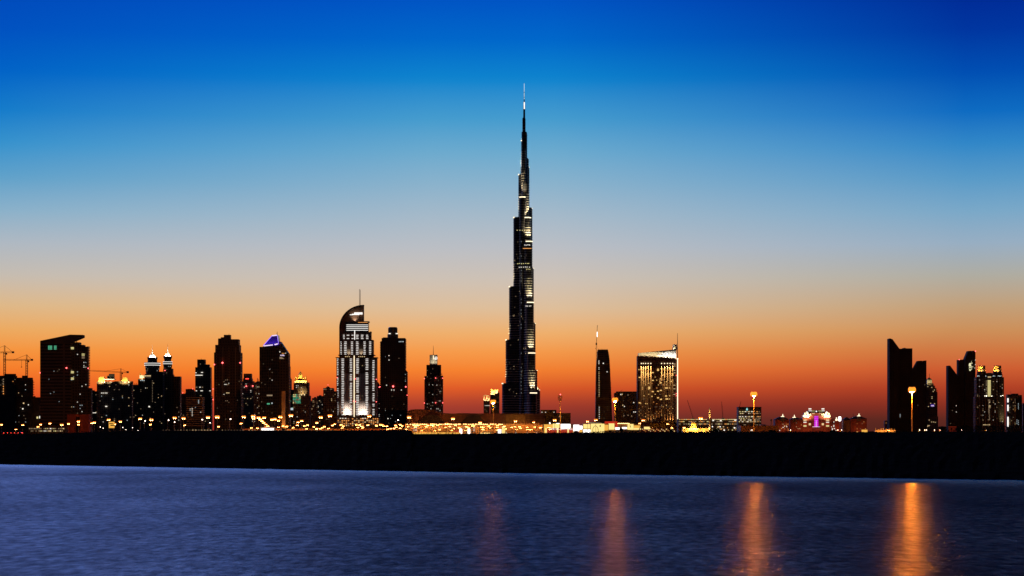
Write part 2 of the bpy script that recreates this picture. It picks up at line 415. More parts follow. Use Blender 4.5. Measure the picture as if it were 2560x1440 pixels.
def scrub():
    rn = random.Random(11); mb = MB()
    x = 1335.0
    while x < 3000:
        D = DC + rn.uniform(4, 70); yt = tree_row(min(max(x, 1341), 3390)) + rn.uniform(-1.2, 2.0)
        zt = pz(yt, D); zb = pz(crest_row(x), DC) - 0.8
        hh = max(0.5, zt - zb); cx = px(x, D); rr = rn.uniform(.8, 1.9)
        for _ in range(int(16 + 14 * hh)):
            u = rn.random(); th = rn.uniform(0, 6.283); q = rr * math.sqrt(rn.random()) * math.sqrt(max(.05, 1 - u * u))
            leaf(mb, rn, (cx + q * math.cos(th), D + q * math.sin(th), zb + hh * u), rn.uniform(.14, .34))
        x += rn.uniform(2.5, 8.5)
    for _ in range(2600):   # low weeds down the bank
        x = rn.uniform(-100, 2660); ds = shore(x); t = rn.random() ** .7; D = ds + 5 + (DC - ds - 5) * t
        z = 0.9 + (pz(crest_row(x), DC) - 0.9) * (t ** .8)
        for _ in range(3): leaf(mb, rn, (px(x, D) + rn.uniform(-.4, .4), D + rn.uniform(-.4, .4), z + rn.uniform(0, .35)), rn.uniform(.1, .3))
    o = mb.build('shrubbery', m_leaf); o['kind'] = 'stuff'; o['label'] = 'dark scrub and weeds along the top of the far bank'; o['category'] = 'shrubs'
scrub()
def tree(x, yt, D, wpx, label, seed):
    rn = random.Random(seed); zb = G if D > 1100 else pz(crest_row(x), DC) - .8
    zt = pz(yt, D); X0 = px(x, D); rw = wpx * D / F / 2; hh = zt - zb
    root = empty('tree', label, 'tree', (X0, D, zb), 'trees on the far bank')
    tk = MB().tube((X0, D, zb), (X0 + .1, D, zb + hh * .5), hh * .045, 7, hh * .03)
    for k in range(5):
        a = k * 1.3 + rn.random(); tk.tube((X0 + .05, D, zb + hh * (.3 + .04 * k)), (X0 + rw * .6 * math.cos(a), D + rw * .6 * math.sin(a), zb + hh * rn.uniform(.6, .8)), hh * .022, 5, hh * .008)
    tk.build('trunk', m_bark, root)
    cr = MB()
    blobs = [(rn.uniform(-.55, .55), rn.uniform(-.55, .55), rn.uniform(-.5, .5)) for _ in range(13)] + [(0, 0, .45)]
    cz, ch = zb + hh * .6, hh * .4
    for bx_, by_, bz_ in blobs:
        s = rn.uniform(.3, .48)
        for _ in range(130):
            v = Vector((rn.gauss(0, 1), rn.gauss(0, 1), rn.gauss(0, 1))).normalized() * (rn.random() ** .4) * s
            leaf(cr, rn, (X0 + (bx_ + v.x) * rw, D + (by_ + v.y) * rw, min(zt, cz + (bz_ + v.z) * ch)), rw * rn.uniform(.05, .11))
    cr.build('crown', m_leaf, root)
tree(2356, 1063.5, 900, 26, 'round dark tree standing clear of the scrub between the two fin-topped tower pairs', 1)
tree(1677, 1072, 860, 16, 'small dark tree in front of the hotel with vertical light beams', 2)
tree(1790, 1070, 880, 20, 'dark bushy tree in front of the minaret', 3)
tree(1554, 1069, 860, 12, 'narrow dark tree beside the bright yellow arched hall', 4)
tree(1440, 1076, 820, 12, 'low dark tree below the white screens of the mall', 5)
tree(1928, 1074, 880, 22, 'low dark tree at the left end of the gabled blocks', 6)
tree(2085, 1074, 880, 24, 'low dark tree right of the palace with the pink window', 7)

# ------------------------------------------------------------------ the tallest tower: three stepped wings round a core
def super_tall():
    D = 5000.0
    B = Bld('tall_tower', 'tallest tower, slender and stepped with spiral set-backs and a long needle spire', 'skyscraper', D, 1310.5)
    yc = D + 62.0; k = yc / F
    cx = px(1310.5, yc)
    def Z(y): return pz(y, yc)
    def stadium(p, q, r, n=10):
        a = math.atan2(q[1] - p[1], q[0] - p[0]); o = []
        for i in range(n + 1):
            t = a - math.pi / 2 + math.pi * i / n; o.append((q[0] + r * math.cos(t), q[1] + r * math.sin(t)))
        for i in range(n + 1):
            t = a + math.pi / 2 + math.pi * i / n; o.append((p[0] + r * math.cos(t), p[1] + r * math.sin(t)))
        return o
    wings = {
     'left': (170, [(1296, 438), (1283.5, 545), (1272.7, 718), (1264, 851), (1255, 960)], [(1303, 353), (1306, 295)]),
     'back': (48, [(1318, 333), (1322, 397), (1323.5, 418), (1331, 520), (1334.5, 670), (1339, 808), (1343.5, 926), (1349.6, 975)], []),
     'forward': (-100, [(1314, 375), (1315.5, 497)], []),
     'front': (-70, [(1322, 458), (1327, 548), (1330.5, 608), (1334, 760), (1337.5, 886), (1341.5, 985)], [])}
    glow = []
    for wname, (ang, tiers, extra) in wings.items():
        tiers = sorted(extra + tiers, key=lambda t: t[1])
        d = Vector((math.cos(R(ang)), math.sin(R(ang)), 0)); prev = Z(225)
        for i, (xe, yt) in enumerate(tiers):
            r = (4.4, 5.4, 7.6, 8.6, 9.4, 9.9, 10.3, 10.6)[min(7, i + (0 if wname != 'front' else 3))] - 0.05 * i
            if yt < 300: r = 3.0
            if wname == 'forward': r = (5.0, 8.4)[i]
            ex = px(xe, yc) - cx                         # reach of the outline edge
            L_ = max(0.5, (abs(ex) - r) / abs(d.x))
            q = (cx + d.x * L_, yc + d.y * L_)
            if abs(d.x) < .5: q = (cx + (ex - r), yc + d.y * (10 + 9 * i))
            st = stadium((cx, yc), q, r)
            zt = Z(yt)
            body = MB(); body.extrude_z(st, G, zt)
            body.extrude_z(stadium((cx, yc), q, r - 1.6), zt, zt + 2.2)
            nxt = Z(tiers[i + 1][1]) if i + 1 < len(tiers) else G + 40
            z = zt - 5.0; j = 0
            span = zt - nxt
            while z > nxt + 1.5:
                body.cur = 1 if (z - nxt) < min(62, span * .7) else 2  # fins above each terrace are paler, up-light glow put into their colour
                body.extrude_z(stadium((cx, yc), q, r + .7), z - .55, z + .55); z -= 6.0
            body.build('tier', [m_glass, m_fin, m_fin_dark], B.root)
            if i: glow.append((wname, d, q, r, zt, tiers, i, Z(tiers[i - 1][1]) - zt, prevq))
            prevq = q
    core = MB()
    core.lathe(cx, yc, [(11.5, G), (11.5, Z(640)), (9.0, Z(640)), (9.0, Z(418)), (6.6, Z(418)), (6.6, Z(330)), (3.3, Z(330)), (3.3, Z(297)), (2.5, Z(296)), (2.3, Z(264))], 18)
    hub = core; hub.cur = 1
    for y in range(300, 1030, 9): hub.lathe(cx, yc, [((3.6 if y < 330 else 7.0 if y < 418 else 9.4 if y < 640 else 11.9), Z(y) - .5), ((3.6 if y < 330 else 7.0 if y < 418 else 9.4 if y < 640 else 11.9), Z(y) + .5)], 18)
    core.build('core', [m_glass, m_fin_dark], B.root)
    sp = MB(); sp.lathe(cx, yc, [(2.0, Z(264)), (1.9, Z(255)), (1.25, Z(253)), (1.1, Z(232)), (.9, Z(230)), (.6, Z(208))], 10)
    o = sp.build('spire', mat('pale_spire_steel', (0.62, 0.66, 0.70), 0.35, noise=.05), B.root)
    for y0, y1 in ((209, 230), (232, 242), (244, 248)):
        MB().box(cx - .55, cx + .55, yc - 2.1, yc - 1.5, Z(y1), Z(y0)).build('spire_light', mat('led_ice', 0, emit=(.62, .86, 1.0), power=1.0), B.root)
    MB().box(cx - 1.2, cx + 1.6, yc - 3.4, yc - 2.6, Z(273), Z(256)).build('spire_light', e_led, B.root)
    # terrace parapets (a lit band) and the up-lights standing on each terrace
    for wname, d, q, r, zt, tiers, i, rise, pq in glow:
        if wname == 'back' and i < 2: continue
        a0 = math.atan2(d.y, d.x); m = MB(); n = 8; w = 2.0
        for kx in range(n):
            u0, u1 = a0 - w / 2 + w * kx / n, a0 - w / 2 + w * (kx + 1) / n
            P = [(q[0] + rr * math.cos(u), q[1] + rr * math.sin(u)) for rr, u in ((r + .9, u0), (r + .9, u1), (r + .2, u1), (r + .2, u0))]
            m.extrude_z(P, zt + .2, zt + (2.6 if wname != 'back' else 1.4), 1.0)
        m.build('terrace_light', e_ledw, B.root)
        if wname == 'back': continue
        gap = max(3.0, math.hypot(q[0] - pq[0], q[1] - pq[1]))
        for sgn in (-1, 1):
            side = Vector((-d.y, d.x, 0)) * (r * .5 * sgn)
            l = bpy.data.lights.new('floodlight', 'SPOT'); l.color = (1.0, .80, .48); l.spot_size = R(60); l.spot_blend = .9; l.shadow_soft_size = .5
            l.energy = 400000 if wname == 'front' else 240000
            lo = bpy.data.objects.new('floodlight', l); COL.objects.link(lo); lo.parent = B.root
            p = Vector((q[0], q[1], zt + 3.2)) + d * (r * .75) + side
            tg = Vector((pq[0], pq[1], zt + 75)) + d * r * .9 + side * .6
            lo.location = p - B.root.location; lo.rotation_euler = (tg - p).to_track_quat('-Z', 'Y').to_euler()
    # lit mechanical floors and windows
    Bf = Bld.__new__(Bld); Bf.D = D; Bf.root = B.root
    for x0, x1, y, f, m, n in ((1290, 1328, 576, 15, w_yel, 6), (1292, 1325, 659, 10, w_yel, 7), (1296, 1326, 668, 12, w_white, 6), (1315, 1326, 673, 12, w_yel, 3), (1311, 1326, 612.5, 2, w_white, 5), (1314, 1328, 765, -10, w_white, 4)):
        for q in range(n): Bf.win(x0 + (x1 - x0) * (q + .5) / n + random.uniform(-1, 1), y + random.uniform(-.6, .6), 2.4, 1.6, m, f - 14)
    for y in range(532, 1000, 9):
        if random.random() < .45: Bf.win(1303 + random.uniform(-.3, .3), y, 1.0, 1.3, w_cool, 20)
    for q in range(46):
        y = random.uniform(580, 1020); t = (y - 560) / 460
        Bf.win(random.uniform(1292 - 30 * t, 1318), y, 1.2, 1.2, random.choice([w_dim, w_dim, w_warm]), 22 + random.uniform(-3, 3))
    Bf.win(1318, 621, 22, 1.6, w_or, -24)
super_tall()

# ------------------------------------------------------------------ towers, left half
def crane(label, D, xm, yj, yb, ya, x_jib, x_cw, m=m_steel, slope=0.0):
    B = Bld('tower_crane', label, 'crane', D, xm, 'cranes over the building sites'); k = D / F
    X, Z = B.X, B.Z; y = D + 12; s = .95
    def lattice(a, b, w, n):
        mb = MB(); a, b = Vector(a), Vector(b); d = (b - a).normalized(); u = Vector((0, 1, 0)); v = d.cross(u).normalized()
        c = [u * w / 2 + v * w / 2, -u * w / 2 + v * w / 2, -u * w / 2 - v * w / 2, u * w / 2 - v * w / 2]
        for q in c: mb.tube(a + q, b + q, w * .11, 4)
        for i in range(n):
            p0, p1 = a.lerp(b, i / n), a.lerp(b, (i + 1) / n)
            for j in range(4): mb.tube(p0 + c[j], p1 + c[(j + 1) % 4], w * .07, 4)
        return mb
    lattice((X(xm), y, G), (X(xm), y, Z(yj)), 2.6, 30).build('mast', m, B.root)
    lattice((X(xm), y, Z(yj)), (X(x_jib), y, Z(yj + slope)), 1.8, 24).build('jib', m, B.root)
    lattice((X(xm), y, Z(yj)), (X(x_cw), y, Z(yj - slope * .2)), 1.8, 6).build('counter_jib', m, B.root)
    sg = 1 if x_cw > xm else -1
    MB().box(min(X(x_cw), X(x_cw - 5 * sg)), max(X(x_cw), X(x_cw - 5 * sg)), y - 1.6, y + 1.6, Z(yj + 2.2), Z(yj - 2.5)).build('counterweight', m, B.root)
    MB().box(X(xm) - 1.2 + 2.2 * sg, X(xm) + 1.2 + 2.2 * sg, y - 1.3, y + 1.3, Z(yj) - 3.4, Z(yj) - .6).build('cab', m, B.root)
    lattice((X(xm), y, Z(yj)), (X(xm), y, Z(ya)), 1.3, 5).build('tower_top', m, B.root)
    pn = MB(); pn.tube((X(xm), y, Z(ya)), (X(xm + (x_jib - xm) * .55), y, Z(yj + slope * .55)), .25, 4); pn.tube((X(xm), y, Z(ya)), (X(x_cw - 3 * sg), y, Z(yj)), .25, 4)
    pn.build('pendant_cables', m, B.root)
    hx = xm + (x_jib - xm) * .22
    hk = MB(); hk.tube((X(hx), y, Z(yj)), (X(hx), y, Z(yj + 17)), .22, 4); hk.box(X(hx) - .8, X(hx) + .8, y - .5, y + .5, Z(yj + 19), Z(yj + 17)); hk.build('hook_block', m, B.root)
    return B
crane('tower crane at the far left edge, taller of two over the unfinished shell', 2960, 6.5, 880, 939, 863, -70, 30)
crane('tower crane with long level jib over the right end of the unfinished shell', 2990, 62, 899, 941, 886, 3, 77.5)
crane('small distant tower crane with jib reaching to the slanted-roof tower', 3600, 299, 930, 953, 921, 222, 318.5, slope=-4)

B = Bld('unfinished_tower', 'unfinished concrete tower shell at the far left edge under two cranes', 'building', 2900, 35)
B.part('concrete_frame', m_raw, [(-40, 79, 949, None, 3, 30), (-40, 38, 939, None, 0, 36), (11, 37.5, 934.5, 940, 4, 20), (38, 79, 944, 950, 6, 24), (55, 67, 939, 945, 8, 14)])
B.ledges('floor_slabs', m_raw, -40, 79.2, 955, 1070, 6.2, f=2, d=31, t=.8, out=1.2)
B.part('annexe', m_raw, [(79, 99, 993, None, 8, 26), (84, 88, 990, 994, 10, 6)])
for y in range(948, 985, 6): B.win(8.5, y, 1.8, 3, w_or if y > 960 else w_dim, -1)
B.scatter(0, 8, 948, 985, 6, [w_dim], -1); B.scatter(30, 40, 946, 956, 3, [w_dim, w_or], -1)
B.scatter(40, 79, 960, 1065, 11, [w_dim, w_white, w_warm, w_cool], 0, 1.6, 1.6); B.scatter(0, 95, 1005, 1065, 6, [w_dim, w_cool], 0, 1.5, 1.4)
B.win(57, 1022, 3, 3, w_white, -2); B.win(71, 1012, 2.2, 2, w_white, -2); B.win(59, 1008, 3, 3, w_warm, -2); B.win(93.5, 1044, 4, 5, w_yel, -2); B.win(99, 1043, 1.8, 6, w_white, -2)

B = Bld('slanted_roof_tower', 'broad black slab tower with sharp slanted roof wing and balconies down its right edge', 'skyscraper', 2700, 160)
B.poly('slab', m_ledge, [(100.3, None), (100.3, 852.3), (175, 836.6), (176, 857), (176, None)], 0, 34)
B.poly('roof_wing', m_roof, [(100, 852), (175, 836.4), (206.8, 837), (206.8, 843.5), (176, 856.5), (160, 858)], -1.5, 37)
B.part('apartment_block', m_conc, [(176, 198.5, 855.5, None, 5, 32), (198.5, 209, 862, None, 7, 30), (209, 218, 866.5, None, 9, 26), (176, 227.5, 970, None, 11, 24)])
mb = MB()
for i in range(24): B.box(mb, 217.8, 220.8, 866 + i * 4.15, 868.4 + i * 4.15, 7, 28)
mb.build('balconies', m_conc, B.root)
mb = MB(); mb.tube((B.X(190), 2707, B.Z(856)), (B.X(186), 2707, B.Z(848)), .5, 5); mb.tube((B.X(181), 2707, B.Z(856)), (B.X(186), 2707, B.Z(849)), .5, 5); mb.build('roof_struts', m_steel, B.root)
for x, w in ((122, 3.2), (126, 3.4), (129, 2), (136.5, 2.6), (139.8, 2.6)):
    for y in (865.5, 869, 872.5): B.win(x, y, w, 2.6, w_green, -.5)
for y in (869, 872, 929, 932, 945, 948): B.win(180.5, y, 8, 2.2, w_yel, 4)
for y in (885, 888, 892, 895): B.win(208, y, 7, 1.6, w_yel if y < 890 else w_dim, 6)
B.scatter(177, 196, 880, 1035, 16, [w_dim, w_white, w_warm, w_cool], 4, 1.6, 1.8); B.scatter(198, 217, 900, 1035, 18, [w_dim, w_cool, w_white], 6, 1.5, 2)
B.scatter(120, 150, 890, 1010, 10, [w_dim, w_cool], -.5, 1.4, 1.4)
B.beacon(166.5, 920, -.5, .9); B.beacon(100, 932, -.5, .7); B.beacon(221, 921, 6, .7)

B = Bld('rust_red_block', 'windowless rust red block at the foot of the slanted-roof tower', 'building', 2450, 195)
B.part('wall', m_red, [(168, 222, 1036, None, 0, 30)]); B.part('recess', mat('dark_recess', (.03, .02, .02), .9), [(190, 199, 1042, None, -.4, .4)]); B.part('roof_plant', m_roof, [(176, 190, 1034, 1036.5, 6, 10)]); B.part('roof_plant', m_roof, [(203, 214, 1034.5, 1036.5, 8, 8)])

B = Bld('parking_block', 'long low two-storey block with rows of lit openings left of the rust red block', 'building', 2350, 118)
B.part('storeys', m_conc, [(71, 164, 1068.5, None, 0, 30)]); B.part('roof_edge', m_raw, [(70, 165, 1067, 1068.6, -1, 33)])
for r_, y in enumerate((1071.5, 1077.5)):
    for i in range(22): 
        if random.random() < .86: B.win(74 + i * 4.05, y, random.choice([1.4, 2.0, 2.6]), 2.4, random.choice([w_dim, w_yel, w_dim, w_warm, w_white] if i > 6 else [w_dim]), -.5)

B = Bld('narrow_tower', 'narrow dark block half hidden behind the right edge of the slanted-roof tower', 'building', 3700, 235)
B.part('shaft', m_conc, [(222, 243, 978, None, 0, 24)]); B.part('roof_plant', m_roof, [(228, 236, 975.5, 978.5, 4, 10)]); B.scatter(226, 242, 985, 1060, 7, [w_dim, w_warm], -.5)

B = Bld('golden_roofed_tower', 'dark tower block with glowing golden hipped roofs on both corners', 'building', 3300, 285)
B.part('tower_block', m_tan, [(242, 305, 954, None, 0, 34), (286, 329, 953, None, 2, 30), (320, 329.5, 958, None, -2, 20)]); B.part('penthouse', m_roof, [(272, 285, 934.5, 948, 6, 12), (268, 274, 939, 948, 8, 8)])
def hip(B, name, x0, x1, yt, yb, inset, f, d, m):
    mb = MB(); d = d * B.dk(x0 if x0 > 1280 else x1); a = [(B.X(x0, f), B.D + f, B.Z(yb, f)), (B.X(x1, f), B.D + f, B.Z(yb, f)), (B.X(x1, f), B.D + f + d, B.Z(yb, f)), (B.X(x0, f), B.D + f + d, B.Z(yb, f))]
    i = inset; h = B.Z(yt, f)
    a += [(B.X(x0 + i, f), B.D + f + d * .3, h), (B.X(x1 - i, f), B.D + f + d * .3, h), (B.X(x1 - i, f), B.D + f + d * .7, h), (B.X(x0 + i, f), B.D + f + d * .7, h)]
    return mb.add(a, [(0, 3, 2, 1), (4, 5, 6, 7), (0, 1, 5, 4), (1, 2, 6, 5), (2, 3, 7, 6), (3, 0, 4, 7)]).build(name, m, B.root)
hip(B, 'golden_roof', 245, 261, 941.5, 954, 1.5, 0, 20, m_gold); hip(B, 'golden_roof', 303, 320.5, 943.5, 953, 3.5, 2, 18, m_gold)
B.part('cornice', m_white, [(260, 287, 947, 949.5, -.5, 14)])
B.part('cornice_light', e_ledw, [(261, 286, 948, 949, -1.2, .5)])
for xx in (249, 256, 307, 316): B.spot((xx, 955, -9), (xx, 949, 3), 16000, (1, .74, .32), 85)
B.spot((273, 953, -8), (273, 948, 2), 9000, (1, .8, .45), 100)
B.scatter(244, 328, 960, 1065, 34, [w_dim, w_dim, w_white, w_warm, w_cool], -2.4, 1.7, 1.6); [B.win(x, 982.5, 2.4, 1.8, w_white, -2.4) for x in (254, 258, 263, 267)]; [B.win(x, 957.5, 1.6, 1.4, w_dim, -2.4) for x in (253, 256, 259)]
B.win(265.5, 1016, 5, 2.4, w_white, -2.5); [B.win(x, 1032, 2, 1.8, w_white, -2.5) for x in (233, 236, 239)]; B.beacon(230, 1015, -3, .8)

B = Bld('spiky_topped_block', 'dark block with bristling unfinished roofline left of the twin domed towers', 'building', 3500, 337)
B.part('block', m_conc, [(327, 348, 962, None, 0, 30)]); mb = MB()
for i in range(9): mb.box(B.X(329 + i * 2), B.X(329.7 + i * 2), 3504, 3505, B.Z(962.5), B.Z(957 + (i * 37 % 5)))
mb.build('column_stubs', m_raw, B.root); B.scatter(328, 346, 970, 1060, 8, [w_dim, w_warm], -.5)

def domed(name, label, D, xc, y0, spire, wide, xs):
    B = Bld(name, label, 'skyscraper', D, xc, 'twin towers with lit domes')
    k = D / F; cx = px(xc, D + 15); cy = D + 15; Z = lambda y: pz(y, D + 15)
    return B, cx, cy, Z, k
B, cx, cy, Z, k = domed('domed_tower', 'left of the twin domed towers, the broader one with a wide lit ring', 3300, 381, 0, 0, 0, 0)
B.part('tower_block', m_conc, [(345, 407, 947, None, 0, 30), (377, 407.5, 929, None, -2, 26), (362, 377, 935, 948, 3, 20)])
B.part('cornice', m_white, [(349, 377, 938, 945.5, 2, 18)]); [B.win(x, 939.5, 2.6, 2, w_warm, 1.2) for x in (358.5, 364, 368, 372, 375.5)]; B.spot((352, 948, -6), (351, 941, 2), 9000, (1, .8, .4), 90); B.part('corner_finial', m_gold, [(349, 351.5, 933, 940, 3, 4)])
mb = MB(); mb.lathe(cx, cy, [(16.5 * k, G + 20), (16.5 * k, Z(931)), (18.4 * k, Z(914))], 28); mb.build('shaft', m_glass, B.root)
mb = MB(); mb.lathe(cx, cy, [(18.4 * k, Z(913.8)), (19.8 * k, Z(912.5)), (19.8 * k, Z(906.5)), (14.5 * k, Z(906))], 28); mb.build('gallery', m_conc, B.root)
for y in (908.4, 913.2):
    mb = MB(); mb.lathe(cx, cy, [(20.3 * k, Z(y + .55)), (20.3 * k, Z(y - .55))], 28); mb.build('ring_light', e_led, B.root)
mb = MB(); mb.lathe(cx, cy, [(12 * k, Z(906)), (12 * k, Z(897.5)), (13.2 * k, Z(895))], 24); mb.build('drum', m_conc, B.root)
mb = MB(); mb.lathe(cx, cy, [(13 * k, Z(894.8)), (8.5 * k, Z(893)), (6.8 * k, Z(890)), (5.2 * k, Z(887.5)), (2.4 * k, Z(884.5)), (1.0 * k, Z(882))], 20); mb.build('dome', m_white, B.root)
for i in range(10):
    a = i * .6283; MB().lathe(cx + 12.2 * k * math.cos(a), cy + 12.2 * k * math.sin(a), [(.7 * k, Z(895)), (.1 * k, Z(891.5))], 5).build('finial', m_white, B.root)
mb = MB(); mb.lathe(cx, cy, [(1.3 * k, Z(882)), (.55 * k, Z(878)), (.7 * k, Z(876)), (.3 * k, Z(872)), (.15 * k, Z(862.5))], 8); mb.build('spire', m_white, B.root)
for a in (-150, -110, -70, -30): 
    q = R(a); B.spot((381 + 11.5 * math.cos(q), 893, 15 + 11.5 * k * math.sin(q)), (381, 887, 15), 9000, (1, .95, .80), 110)
B.scatter(363, 399, 916, 929, 9, [w_dim, w_cool], -4, 1.4, 1.4); B.scatter(346, 406, 952, 1060, 30, [w_dim, w_dim, w_white, w_warm], -2.5, 1.5, 1.6); [B.win(352 + 4 * i, 951, 2.4, 2, w_cool, -.5) for i in range(3)]
for y in range(952, 1008, 4): B.win(381, y, 1.0, 1.4, w_dim, -2.6)
B, cx, cy, Z, k = domed('domed_tower', 'right of the twin domed towers, the slimmer one with a funnel-shaped top', 3350, 419.2, 0, 0, 0, 0)
B.part('tower_block', m_conc, [(409, 450, 941, None, 0, 30), (406, 432.5, 936, None, -3, 26), (408, 431, 921.5, 938, 3, 20)])
mb = MB(); mb.lathe(cx, cy, [(9.8 * k, G + 20), (9.8 * k, Z(926)), (11.2 * k, Z(911))], 24); mb.build('shaft', m_glass, B.root)
for y in (904.8, 909.6):
    mb = MB(); mb.lathe(cx, cy, [(11.9 * k, Z(y + .55)), (11.9 * k, Z(y - .55))], 24); mb.build('ring_light', e_led, B.root)
mb = MB(); mb.lathe(cx, cy, [(11.2 * k, Z(911)), (11.6 * k, Z(909)), (11.6 * k, Z(904.5)), (8.2 * k, Z(902)), (8.6 * k, Z(900)), (11 * k, Z(892))], 24); mb.build('funnel', m_conc, B.root)
mb = MB(); mb.lathe(cx, cy, [(11 * k, Z(891.8)), (7.8 * k, Z(890.5)), (6 * k, Z(887.5)), (4.4 * k, Z(884.5)), (2 * k, Z(881.5)), (.9 * k, Z(879))], 20); mb.build('dome', m_white, B.root)
for i in range(9):
    a = i * .698; MB().lathe(cx + 10.2 * k * math.cos(a), cy + 10.2 * k * math.sin(a), [(.7 * k, Z(892)), (.1 * k, Z(888.5))], 5).build('finial', m_white, B.root)
mb = MB(); mb.lathe(cx, cy, [(1.2 * k, Z(879)), (.5 * k, Z(875)), (.65 * k, Z(873)), (.3 * k, Z(869)), (.15 * k, Z(859.5))], 8); mb.build('spire', m_white, B.root)
for a in (-150, -110, -70, -30):
    q = R(a); B.spot((419.2 + 9.8 * math.cos(q), 890, 15 + 9.8 * k * math.sin(q)), (419.2, 884, 15), 9000, (1, .95, .80), 110)
B.scatter(410, 428, 914, 934, 7, [w_dim, w_white, w_cool], 2, 1.4, 1.4); B.scatter(410, 449, 946, 1060, 9, [w_dim, w_white], -3.5, 1.5, 1.5); B.win(373 + 0, 1016.5, 3.4, 3.4, w_white, -60); B.beacon(412.5, 926, 1, .7)

B = Bld('low_stepped_block', 'low dark stepped block between the slim domed tower and the ledged office', 'building', 3600, 468)
B.part('tower_block', m_conc, [(450, 487, 984, None, 0, 28), (464, 482, 972.5, None, 4, 20)]); hip(B, 'roof', 462, 489, 972, 985, 7, 2, 22, m_roof); B.scatter(452, 486, 992, 1040, 5, [w_dim], -.5); B.beacon(457, 982, 0, .6); B.beacon(482, 972, 4, .6)
B = Bld('ledged_office', 'low office block with horizontal pale ledges left of the stepped tower', 'building', 2800, 487)
B.part('storeys', m_glass, [(467, 506, 993, None, 0, 30)]); B.ledges('floor_slabs', m_sand, 467, 506, 994, 1066, 5.4, 0, 30, .9, .7)
B.scatter(469, 504, 997, 1040, 6, [w_white, w_cool], -1); [B.win(480.5, 1021 + 3.6 * i, 1.3, 1.5, w_white, -1) for i in range(6)]; [B.win(496.5, 1001 + 3.2 * i, 1.6, 1.8, w_cool, -1) for i in range(3)]
B = Bld('stepped_slim_tower', 'slim dark tower with two steps and white lit floors left of largest black tower', 'skyscraper', 3000, 507)
B.part('shaft', m_conc, [(488, 525.8, 918, None, 0, 26), (488.5, 527.5, 990, None, -1, 27)]); B.part('upper_block', m_conc, [(493, 512, 898.6, 919, 3, 20), (512, 522.5, 911, 919, 5, 18)]); B.mast('antenna', m_steel, 503, 899, 896.5, .3, 8)
[B.win(x, y, w, 1.6, m, -1.6) for x, y, w, m in ((490, 932, 3, w_white), (505, 931, 5, w_white), (494, 938, 12, w_white), (503, 938, 7, w_white), (491, 968, 4, w_dim), (500, 968, 3, w_white), (506, 968, 3, w_dim), (491, 977, 3, w_white), (504, 977, 6, w_white), (525, 977, 3, w_white), (502, 989, 4, w_dim), (501, 910, 1.5, w_dim))]
B.scatter(490, 524, 995, 1055, 8, [w_dim, w_warm], -1.6)
B = Bld('dark_stepped_skyscraper', 'largest black tower on the left half with crenellated stepped top and three red beacons', 'skyscraper', 2800, 568)
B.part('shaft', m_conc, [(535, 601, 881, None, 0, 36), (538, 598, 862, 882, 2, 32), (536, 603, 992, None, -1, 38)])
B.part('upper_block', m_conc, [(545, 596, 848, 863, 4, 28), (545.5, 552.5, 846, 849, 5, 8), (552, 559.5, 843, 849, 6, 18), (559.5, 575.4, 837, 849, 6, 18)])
mb = MB()
for i in range(27): B.box(mb, 600.5, 602, 884 + i * 4, 886 + i * 4, 2, 30)
mb.build('balconies', m_conc, B.root); B.mast('antenna', m_steel, 572.5, 837, 834, .25, 10)
B.part('pilasters', m_tan, [(x, x + 2, 868, None, -.8, 1) for x in (540, 556, 571.5, 588)])
B.beacon(556.5, 907, -2, 1.1); B.beacon(536, 911.5, -1, .8); B.beacon(600.8, 907, -1, .8); B.beacon(533, 972.5, -1, .6); B.beacon(533, 999, -1, .6)
B.scatter(558, 574, 880, 1020, 14, [w_dim, w_white, w_dim, w_warm], -1, 1.5, 1.6); B.scatter(537, 600, 900, 1050, 12, [w_dim], -1.2, 1.4, 1.4); [B.win(566 + 2.2 * i, 982.3, 1.6, 1.6, w_warm, -1) for i in range(4)]; [B.win(562 + 3 * i, 961, 2, 1.4, w_white if i < 2 else w_dim, -1) for i in range(4)]
B = Bld('shouldered_tower', 'shouldered dark tower with red beacons right of the largest black tower', 'building', 3500, 620)
B.part('shaft', m_tan, [(609, 628, 934, None, 0, 22), (604, 634, 953, None, -2, 26), (607.5, 629.5, 946, 954, -1, 24)]); B.part('rooftop_sign', e_tail, [(614, 622, 946.6, 947.3, -1.5, .3)]); B.beacon(616, 965.5, -3, 1); B.beacon(632, 965, -3, 1); B.scatter(605, 633, 958, 1055, 30, [w_dim, w_dim, w_warm, w_white], -2.6, 1.4, 1.4)
B = Bld('speckled_block', 'block speckled with tiny lit windows against the left side of the purple-roofed tower', 'building', 3400, 641)
B.part('block', m_tan, [(634, 662, 958, None, 0, 26)]); hip(B, 'roof', 633, 663, 953, 959, 9, 1, 22, m_roof); B.mast('antenna', m_steel, 643.5, 955, 945, .5, 10); B.mast('antenna', m_steel, 646, 955, 948, .4, 12); B.scatter(635, 649, 962, 1055, 30, [w_dim, w_warm, w_white, w_dim], -.6, 1.3, 1.3, 3, 3.4)

